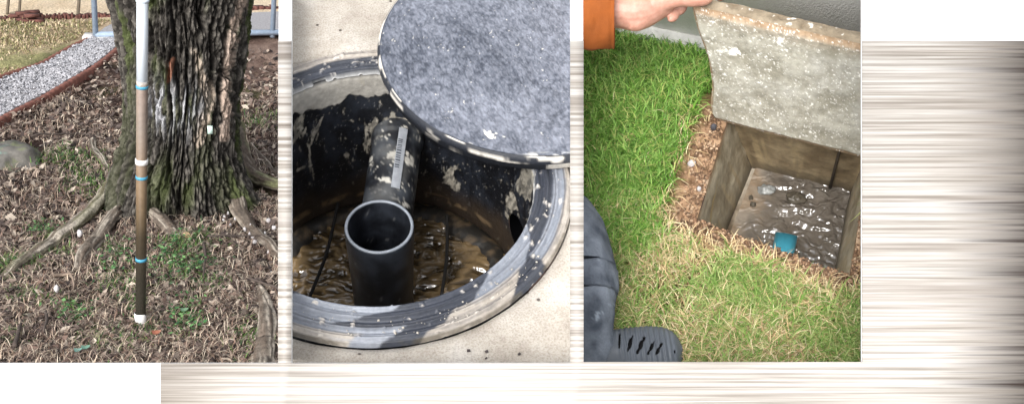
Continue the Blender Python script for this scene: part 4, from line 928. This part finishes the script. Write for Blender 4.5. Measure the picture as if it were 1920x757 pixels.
# ---- raised slab
BL = g3(1340, 226, .0); BRq = g3(1700, 318, .0)
e1 = BRq - BL; e1[2] = 0; e1 /= np.linalg.norm(e1); nb3 = np.array([-e1[1], e1[0], 0.])      # away from the viewer
tl = R(4); upv = np.array([0, 0, math.cos(tl)]) + nb3 * math.sin(tl); fn = np.cross(e1, upv)  # face normal
if fn[1] > 0: fn = -fn
def sp3(x, y): return D3.on(x, y, BL, fn)
loop_l = spline([(1342, 229), (1331, 212), (1331, 190), (1333, 165), (1330, 140), (1325, 112), (1315, 84), (1306, 60), (1300, 38), (1295, 16)], 60)
ML = np.array([sp3(*q) for q in loop_l]); rel = ML - BL; Lu = rel @ e1; Lv = rel @ upv
htop = (sp3(1294, 15) - BL) @ upv; wtot = (sp3(1660, 250) - BL) @ e1
nu_, nv_ = 250, 170
order = np.argsort(Lv); vv = np.linspace(0, 1, nv_)
V = []; Vb = []
th3 = .045
for k, v in enumerate(vv):
    hv_ = Lv.min() + v * (htop - Lv.min())
    u0 = np.interp(hv_, Lv[order], Lu[order])
    for u in np.linspace(0, 1, nu_):
        x = u0 + (wtot - u0) * u
        tilt = (sp3(1294, 15) - BL) @ upv
        hh2 = hv_ + (v) * ((sp3(1616, 88) - BL) @ upv - htop) * (x / ((sp3(1616, 88) - BL) @ e1)) + (1 - v) * ((sp3(1616, 297) - BL) @ upv) * max(x, 0) / ((sp3(1616, 297) - BL) @ e1)
        V.append(BL + e1 * x + upv * hh2)
V = np.array(V); UUs = np.tile(np.linspace(0, 1, nu_), nv_); VVs = np.repeat(vv, nu_)
ed = np.minimum.reduce([UUs * 2.2, VVs, 1 - VVs]); nn = fbm(V * 26, 5, 400); n6 = fbm(V * 120, 3, 401)
Vf = V + fn * ((nn - .5) * .008 - .010 * ss(.05, 0, ed) * (.4 + nn))[:, None]
Vk = V - fn * th3 + (fbm(V * 30, 4, 402) - .5)[:, None] * fn * .012
PX = D3.px(Vf); px, py = PX.T
c = lerp(srgb(138, 134, 120), srgb(172, 169, 157), ss(.3, .7, nn * .7 + n6 * .3)); c = lerp(c, srgb(172, 170, 162), ss(.5, .68, fbm(V * 9, 4, 404)) * .7)
topb = ss(.86, .95, VVs + (nn - .5) * .10); c = lerp(c, lerp(srgb(122, 110, 94), srgb(158, 148, 130), n6), topb * .6)
edg = ss(.055, .02, ed + (nn - .5) * .03); c = lerp(c, lerp(srgb(124, 98, 72), srgb(176, 152, 124), n6), edg * .9)
wh = np.maximum.reduce([splat(1463, 77, 8, 8, .40, 41), splat(1380, 96, 13, 6, .38, 42, 8), splat(1352, 96, 26, 4, .50, 43), splat(1405, 30, 6, 3, .42, 44), splat(1500, 190, 40, 30, .70, 45, 20)])
c = lerp(c, srgb(232, 230, 224), wh)
spk = fbm(V * 340, 2, 405); c = lerp(c, srgb(206, 204, 196), ss(.72, .80, spk) * ss(.32, .55, fbm(V * 12, 3, 406)) * .7)
slab = empty('concrete_slab', D3, BL, 'speckled concrete cover slab held upright at the back of the pit', 'cover slab')
m_slab = m_col('speckled_concrete', .85, .16, 90, .5, .003, .3, bscale=220)
NN = nu_ * nv_; Ff = gridF(nu_, nv_); Fb = gridF(nu_, nv_)[:, ::-1] + NN
side = []
bt = [k for k in range(nu_)] ; tpq = [(nv_ - 1) * nu_ + k for k in range(nu_)]; lf = [k * nu_ for k in range(nv_)]; rg = [k * nu_ + nu_ - 1 for k in range(nv_)]
# rough thickness: rows of vertices between front and back round the outline
def strip(idx, flip, nm, cA_, cB_, steps=12):
    rowsV = []
    for s_ in np.linspace(0, 1, steps): rowsV.append(Vf[idx] * (1 - s_) + Vk[idx] * s_)
    VV = np.concatenate(rowsV); nr_ = fbm(VV * 40, 4, 407); outw = {'top': upv, 'bot': -upv, 'l': -e1, 'r': e1}[nm]
    sfac = np.repeat(np.sin(np.linspace(0, np.pi, steps)), len(idx)); VV = VV + outw * (sfac * (nr_ - .3) * .016)[:, None]
    cc = lerp(cA_, cB_, nr_); cc = lerp(cc, srgb(226, 220, 210), ss(.66, .72, fbm(VV * 90, 3, 408)) * .8)
    F_ = gridF(len(idx), steps); return VV, (F_ if not flip else F_[:, ::-1]), cc
pieces = [(Vf, Ff[:, ::-1], c), (Vk, gridF(nu_, nv_), np.tile(srgb(140, 130, 116), (NN, 1)))]
for idx, fl, nm in ((tpq, False, 'top'), (bt, True, 'bot'), (lf, False, 'l'), (rg, True, 'r')): pieces.append(strip(np.array(idx), fl, nm, srgb(104, 90, 72), srgb(154, 142, 122)))
allV, allF = join([(a, b_) for a, b_, _ in pieces]); allC = np.concatenate([x[2] for x in pieces])
mk('slab_body', allV, allF, m_slab, origin=BL, parent=slab, C=allC)
# ---- house wall behind
W0 = g3(1120, wall_px(1120) + 4); W1 = g3(1700, wall_px(1700) + 4); ew = W1 - W0; ew[2] = 0; Lw = np.linalg.norm(ew); ew /= Lw; nw_ = np.array([-ew[1], ew[0], 0.])
hw = empty('house_wall', D3, W0, 'white plastered house wall with grey plinth beside the lawn', 'wall')
m_plas = m_plain('white_plaster', srgb(236, 236, 232), .9, .04, 20, .5, .003, bscale=220); m_plin = m_plain('grey_plinth', srgb(192, 192, 186), .9, .16, 30, .5, .004, bscale=120)
def wbox(u0, u1, d0, d1, z0, z1, nm, mat):
    V, F = box(u0, u1, d0, d1, z0, z1); V = ew * V[:, :1] + nw_ * V[:, 1:2] + (np.array([0, 0, 1.]) + nw_ * .16) * V[:, 2:3]; return mk(nm, V, F, mat, parent=hw, smooth=False)
wbox(-.12, Lw, .012, .09, .05, 1.15, 'plaster', m_plas); wbox(-.12, Lw, 0, .085, -.05, .047, 'plinth', m_plin)

# ---- the person: forearm and hand on the slab, bent leg in dark trousers, rubber clog
pers = empty('person', D3, g3(1110, 660), 'person in orange sleeve, dark trousers and grey clog lifting the slab', 'person'); pso = g3(1110, 660)
ZH = D3.Z(sp3(1296, 16)) - .012
def hp(x, y, dz=0.): return D3.at(x, y, ZH + dz)
K = ZH / FPX
def limb(pts, n=20, ns=24, flat=1.0):
    q = spline(pts, ns); P = np.array([hp(a, b_, d) for a, b_, d, r_ in q]); V, F = tube(P, q[:, 3] * K, n, flat)
    a0 = []                                             # rounded ends
    return V, F
m, t, b = nmat('skin'); nz_ = noise_node(t, 60); t.links.new(ramp(t, nz_.outputs[0], [(.3, srgb(172, 122, 104)), (.7, srgb(196, 150, 132))]), b.inputs['Base Color']); b.inputs['Roughness'].default_value = .5
b.inputs['Subsurface Weight'].default_value = .12; b.inputs['Subsurface Radius'].default_value = (.012, .005, .003)
m_skin = m
parts = [limb([(1085, 16, .03, 34), (1130, 16, .02, 36), (1165, 18, .015, 36), (1195, 20, .01, 38), (1222, 10, .01, 34), (1245, -2, .01, 30), (1256, -8, .01, 20)]),
         limb([(1180, 38, .0, 18), (1195, 38, .0, 21), (1215, 22, .0, 22), (1238, 8, -.005, 20)]),                      # heel of the thumb
         limb([(1225, 8, -.008, 22), (1250, 2, -.014, 18), (1278, -2, -.018, 15), (1300, -1, -.018, 14.5), (1318, -2, -.017, 13.5), (1330, -4, -.015, 10.5), (1336, -5, -.014, 5)]),   # thumb on the face of the slab
         limb([(1232, 14, .012, 15), (1248, 14, .022, 12), (1262, 20, .028, 10.5), (1264, 30, .020, 9.5), (1258, 35, .010, 8), (1253, 35, .006, 4)]),   # little finger, curled
         limb([(1240, 6, .02, 15), (1262, 2, .035, 12.5), (1278, 6, .045, 11), (1278, 16, .036, 10), (1272, 22, .026, 8.5), (1268, 24, .022, 4)]),  # ring finger
         limb([(1240, -8, .03, 16), (1275, -16, .05, 13), (1305, -12, .070, 11.5), (1322, 2, .072, 10.5), (1326, 14, .070, 8), (1327, 18, .069, 4)]),      # middle finger behind the slab
         limb([(1238, -22, .03, 17), (1280, -34, .05, 13), (1318, -32, .070, 11.5), (1342, -18, .074, 10.5), (1350, -4, .074, 8.5), (1352, 2, .073, 4)])]   # index finger behind the slab
V, F = join(parts)
hand = mk('hand', V, F, m_skin, origin=pso, parent=pers)
rm = hand.modifiers.new('remesh', 'REMESH'); rm.mode = 'VOXEL'; rm.voxel_size = .0022; rm.use_smooth_shade = True
sm = hand.modifiers.new('smooth', 'SMOOTH'); sm.factor = .5; sm.iterations = 5
# thumb nail
nl_ = np.array([hp(1322 + 8.5 * math.cos(a) , 0 - 4 + 6.5 * math.sin(a), -.015 - 13.2 * K + (.004 if math.cos(a) > .5 else .001)) for a in np.arange(20) / 20 * 6.283]); cn = hp(1322, -4, -.016 - 13.2 * K)
nb_ = nl_ + (D3.at(1322, 0, 2.5) - D3.at(1322, 0, 2.4)) * .03
V = np.r_[nl_, [cn], nb_]; i = np.arange(20); j = (i + 1) % 20
mk('thumbnail', V, [np.c_[j, i, np.full(20, 20)], np.c_[i, j, j + 21, i + 21]], m_plain('nail', srgb(206, 172, 158), .35, .04, 20), origin=pso, parent=hand)
# sleeve
def keep_right(V, F, lim=1098): X_ = D3.px(V)[:, 0]; return [f[(X_[f].min(1) > lim - 14)] for f in F]
ns, n = 40, 64
q = spline([(1040, 18, .04, 74), (1080, 18, .035, 75), (1115, 20, .028, 74), (1140, 22, .022, 71), (1153, 22, .02, 69)], ns); P = np.array([hp(*v[:3]) for v in q]); V, F = tube(P, q[:, 3] * K, n, cap=False)
a_ = np.tile(np.arange(n) / n * 6.283, ns); s_ = np.repeat(np.linspace(0, 1, ns), n); V = np.repeat(P, n, 0) + (V - np.repeat(P, n, 0)) * (1 + .13 * (fbm(np.c_[np.cos(a_) * 2.2, np.sin(a_) * 2.2, s_ * 6], 4, 500) - .5) + .035 * np.exp(-((s_ - .86) / .02) ** 2) * -1)[:, None]
inn = P[-1] + (V[-n:] - P[-1]) * .93; back = P[-6] + (V[-6*n:-5*n] - P[-6]) * .90
V = np.r_[V, inn, back]; F = F + [gridF(n, 3, True) + (ns - 1) * n]
mk('sleeve', V, keep_right(V, F), m_plain('orange_cotton', srgb(134, 68, 8), .85, .14, 14, .4, .002, bscale=320), origin=pso, parent=pers)
# trouser leg
def lp3(x, y, z): return D3.g(x, y, z)
q = np.array([(1108, 668, .055, 40), (1106, 640, .085, 46), (1098, 606, .105, 56), (1090, 566, .12, 68), (1082, 520, .13, 76), (1068, 470, .14, 78), (1048, 430, .15, 78), (1010, 400, .15, 78), (960, 380, .15, 78)], float)
ns, n = 90, 96; q = spline(q, ns); P = np.array([lp3(*v[:3]) for v in q]); Zs = np.array([D3.Z(p) for p in P]); V, F = tube(P, q[:, 3] * Zs / FPX, n, cap=False, up=(0, 1, 0))
a_ = np.tile(np.arange(n) / n * 6.283, ns); s_ = np.repeat(np.linspace(0, 1, ns), n)
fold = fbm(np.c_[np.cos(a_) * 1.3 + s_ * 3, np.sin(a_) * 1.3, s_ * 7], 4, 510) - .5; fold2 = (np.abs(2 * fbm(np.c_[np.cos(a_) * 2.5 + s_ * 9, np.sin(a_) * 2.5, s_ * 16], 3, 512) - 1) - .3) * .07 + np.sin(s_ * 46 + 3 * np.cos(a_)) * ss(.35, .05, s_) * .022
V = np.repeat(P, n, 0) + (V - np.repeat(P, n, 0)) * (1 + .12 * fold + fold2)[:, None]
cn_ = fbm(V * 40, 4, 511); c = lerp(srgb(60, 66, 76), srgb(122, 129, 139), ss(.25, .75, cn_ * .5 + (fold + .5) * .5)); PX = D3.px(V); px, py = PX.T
c = lerp(c, srgb(150, 160, 170), splat(1121, 594, 7, 10, .46, 51, 30) * .7); c = lerp(c, srgb(140, 150, 160), splat(1151, 572, 8, 4, .5, 52) * .7)
mk('trouser_leg', V, keep_right(V, F), m_col('worn_dark_denim', .9, .12, 200, .35, .0015, .15, bscale=420), origin=pso, parent=pers, C=c)
# clog
heel = g3(1085, 690); toe = g3(1281, 668); ex = toe - heel; ex[2] = 0; CL = np.linalg.norm(ex); ex /= CL; ey = np.array([-ex[1], ex[0], 0.])
nu_, nv_ = 320, 240; u = np.linspace(0, 1, nu_); v = np.linspace(0, np.pi, nv_)
hwid = .052 * np.interp(u, [0, .15, .45, .7, .85, .93, .975, 1], [.7, .82, .92, 1.05, .98, .80, .52, .08]); hgt = np.interp(u, [0, .3, .5, .7, .85, .95, 1], [.085, .085, .080, .068, .058, .045, .022])
k_ = np.ones(21) / 21; hgt = np.convolve(np.pad(hgt, 10, 'edge'), k_, 'valid')
Vv, Uu = np.meshgrid(v, np.arange(nu_), indexing='ij'); uf = u[Uu]
cx_ = np.sign(np.cos(Vv)) * np.abs(np.cos(Vv)) ** .75; sz_ = np.sin(Vv) ** .62
V = heel + ex * (uf * CL).ravel()[:, None] + ey * (hwid[Uu] * cx_).ravel()[:, None] + np.array([0, 0, 1.]) * (hgt[Uu] * sz_ + .012).ravel()[:, None]
rdg = .0016 * np.sin(uf * 130).ravel() * ss(.35, .5, uf.ravel()) * ss(.95, .85, uf.ravel()); V[:, 2] += rdg
PX = D3.px(V); F = gridF(nu_, nv_); Fc = PX[F].mean(1)
slots = [((1162, 624), (1161, 652), 2.0), ((1186, 629), (1177, 657), 4.0), ((1208, 632), (1195, 661), 4.2), ((1227, 639), (1215, 663), 3.2), ((1241, 643), (1230, 664), 3.2), ((1266, 656), (1266, 661), 2.6)]
cut = np.zeros(len(F), bool)
for a, b_, wd_ in slots:
    a = np.array(a, float); b_ = np.array(b_, float); ab = b_ - a; t_ = np.clip(((Fc - a) @ ab) / (ab @ ab), 0, 1); cut |= np.linalg.norm(Fc - a - t_[:, None] * ab, axis=1) < wd_ * (.55 + .45 * np.sin(np.pi * t_) ** .5)
clog = mk('clog', V, F[~cut], m_plain('grey_rubber', srgb(88, 94, 102), .5, .16, 18, .2, .001, bscale=160), origin=pso, parent=pers, label='dusty dark grey rubber clog with slanted slots')
sld = clog.modifiers.new('solid', 'SOLIDIFY'); sld.thickness = .004; sld.offset = 1
cen_ = heel + ex * (uf * CL).ravel()[:, None] + np.array([0, 0, .014]); Vi = cen_ + (V - cen_) * .86; Vi[:, 2] -= .004
mk('sock', Vi, F, m_plain('black_sock', srgb(20, 20, 22), .95, .1, 40), origin=pso, parent=clog)
out = np.r_[np.c_[u, hwid * 1.06], np.c_[u[::-1], -hwid[::-1] * 1.06]]; bot = heel + ex * (out[:, :1] * CL * 1.01) + ey * out[:, 1:]; n = len(out)
V = np.r_[bot + [0, 0, .001], bot + [0, 0, .020]]; i = np.arange(n); j = (i + 1) % n
mk('sole', V, [np.c_[i, j, j + n, i + n], np.array([np.arange(n)[::-1]]), np.array([np.arange(n) + n])], m_plain('dark_rubber_sole', srgb(60, 64, 70), .7, .15, 20), origin=pso, parent=clog)
print('TRIS', sum(len(o.data.loop_triangles) if o.type == 'MESH' and not o.data.calc_loop_triangles() else 0 for o in bpy.data.objects))
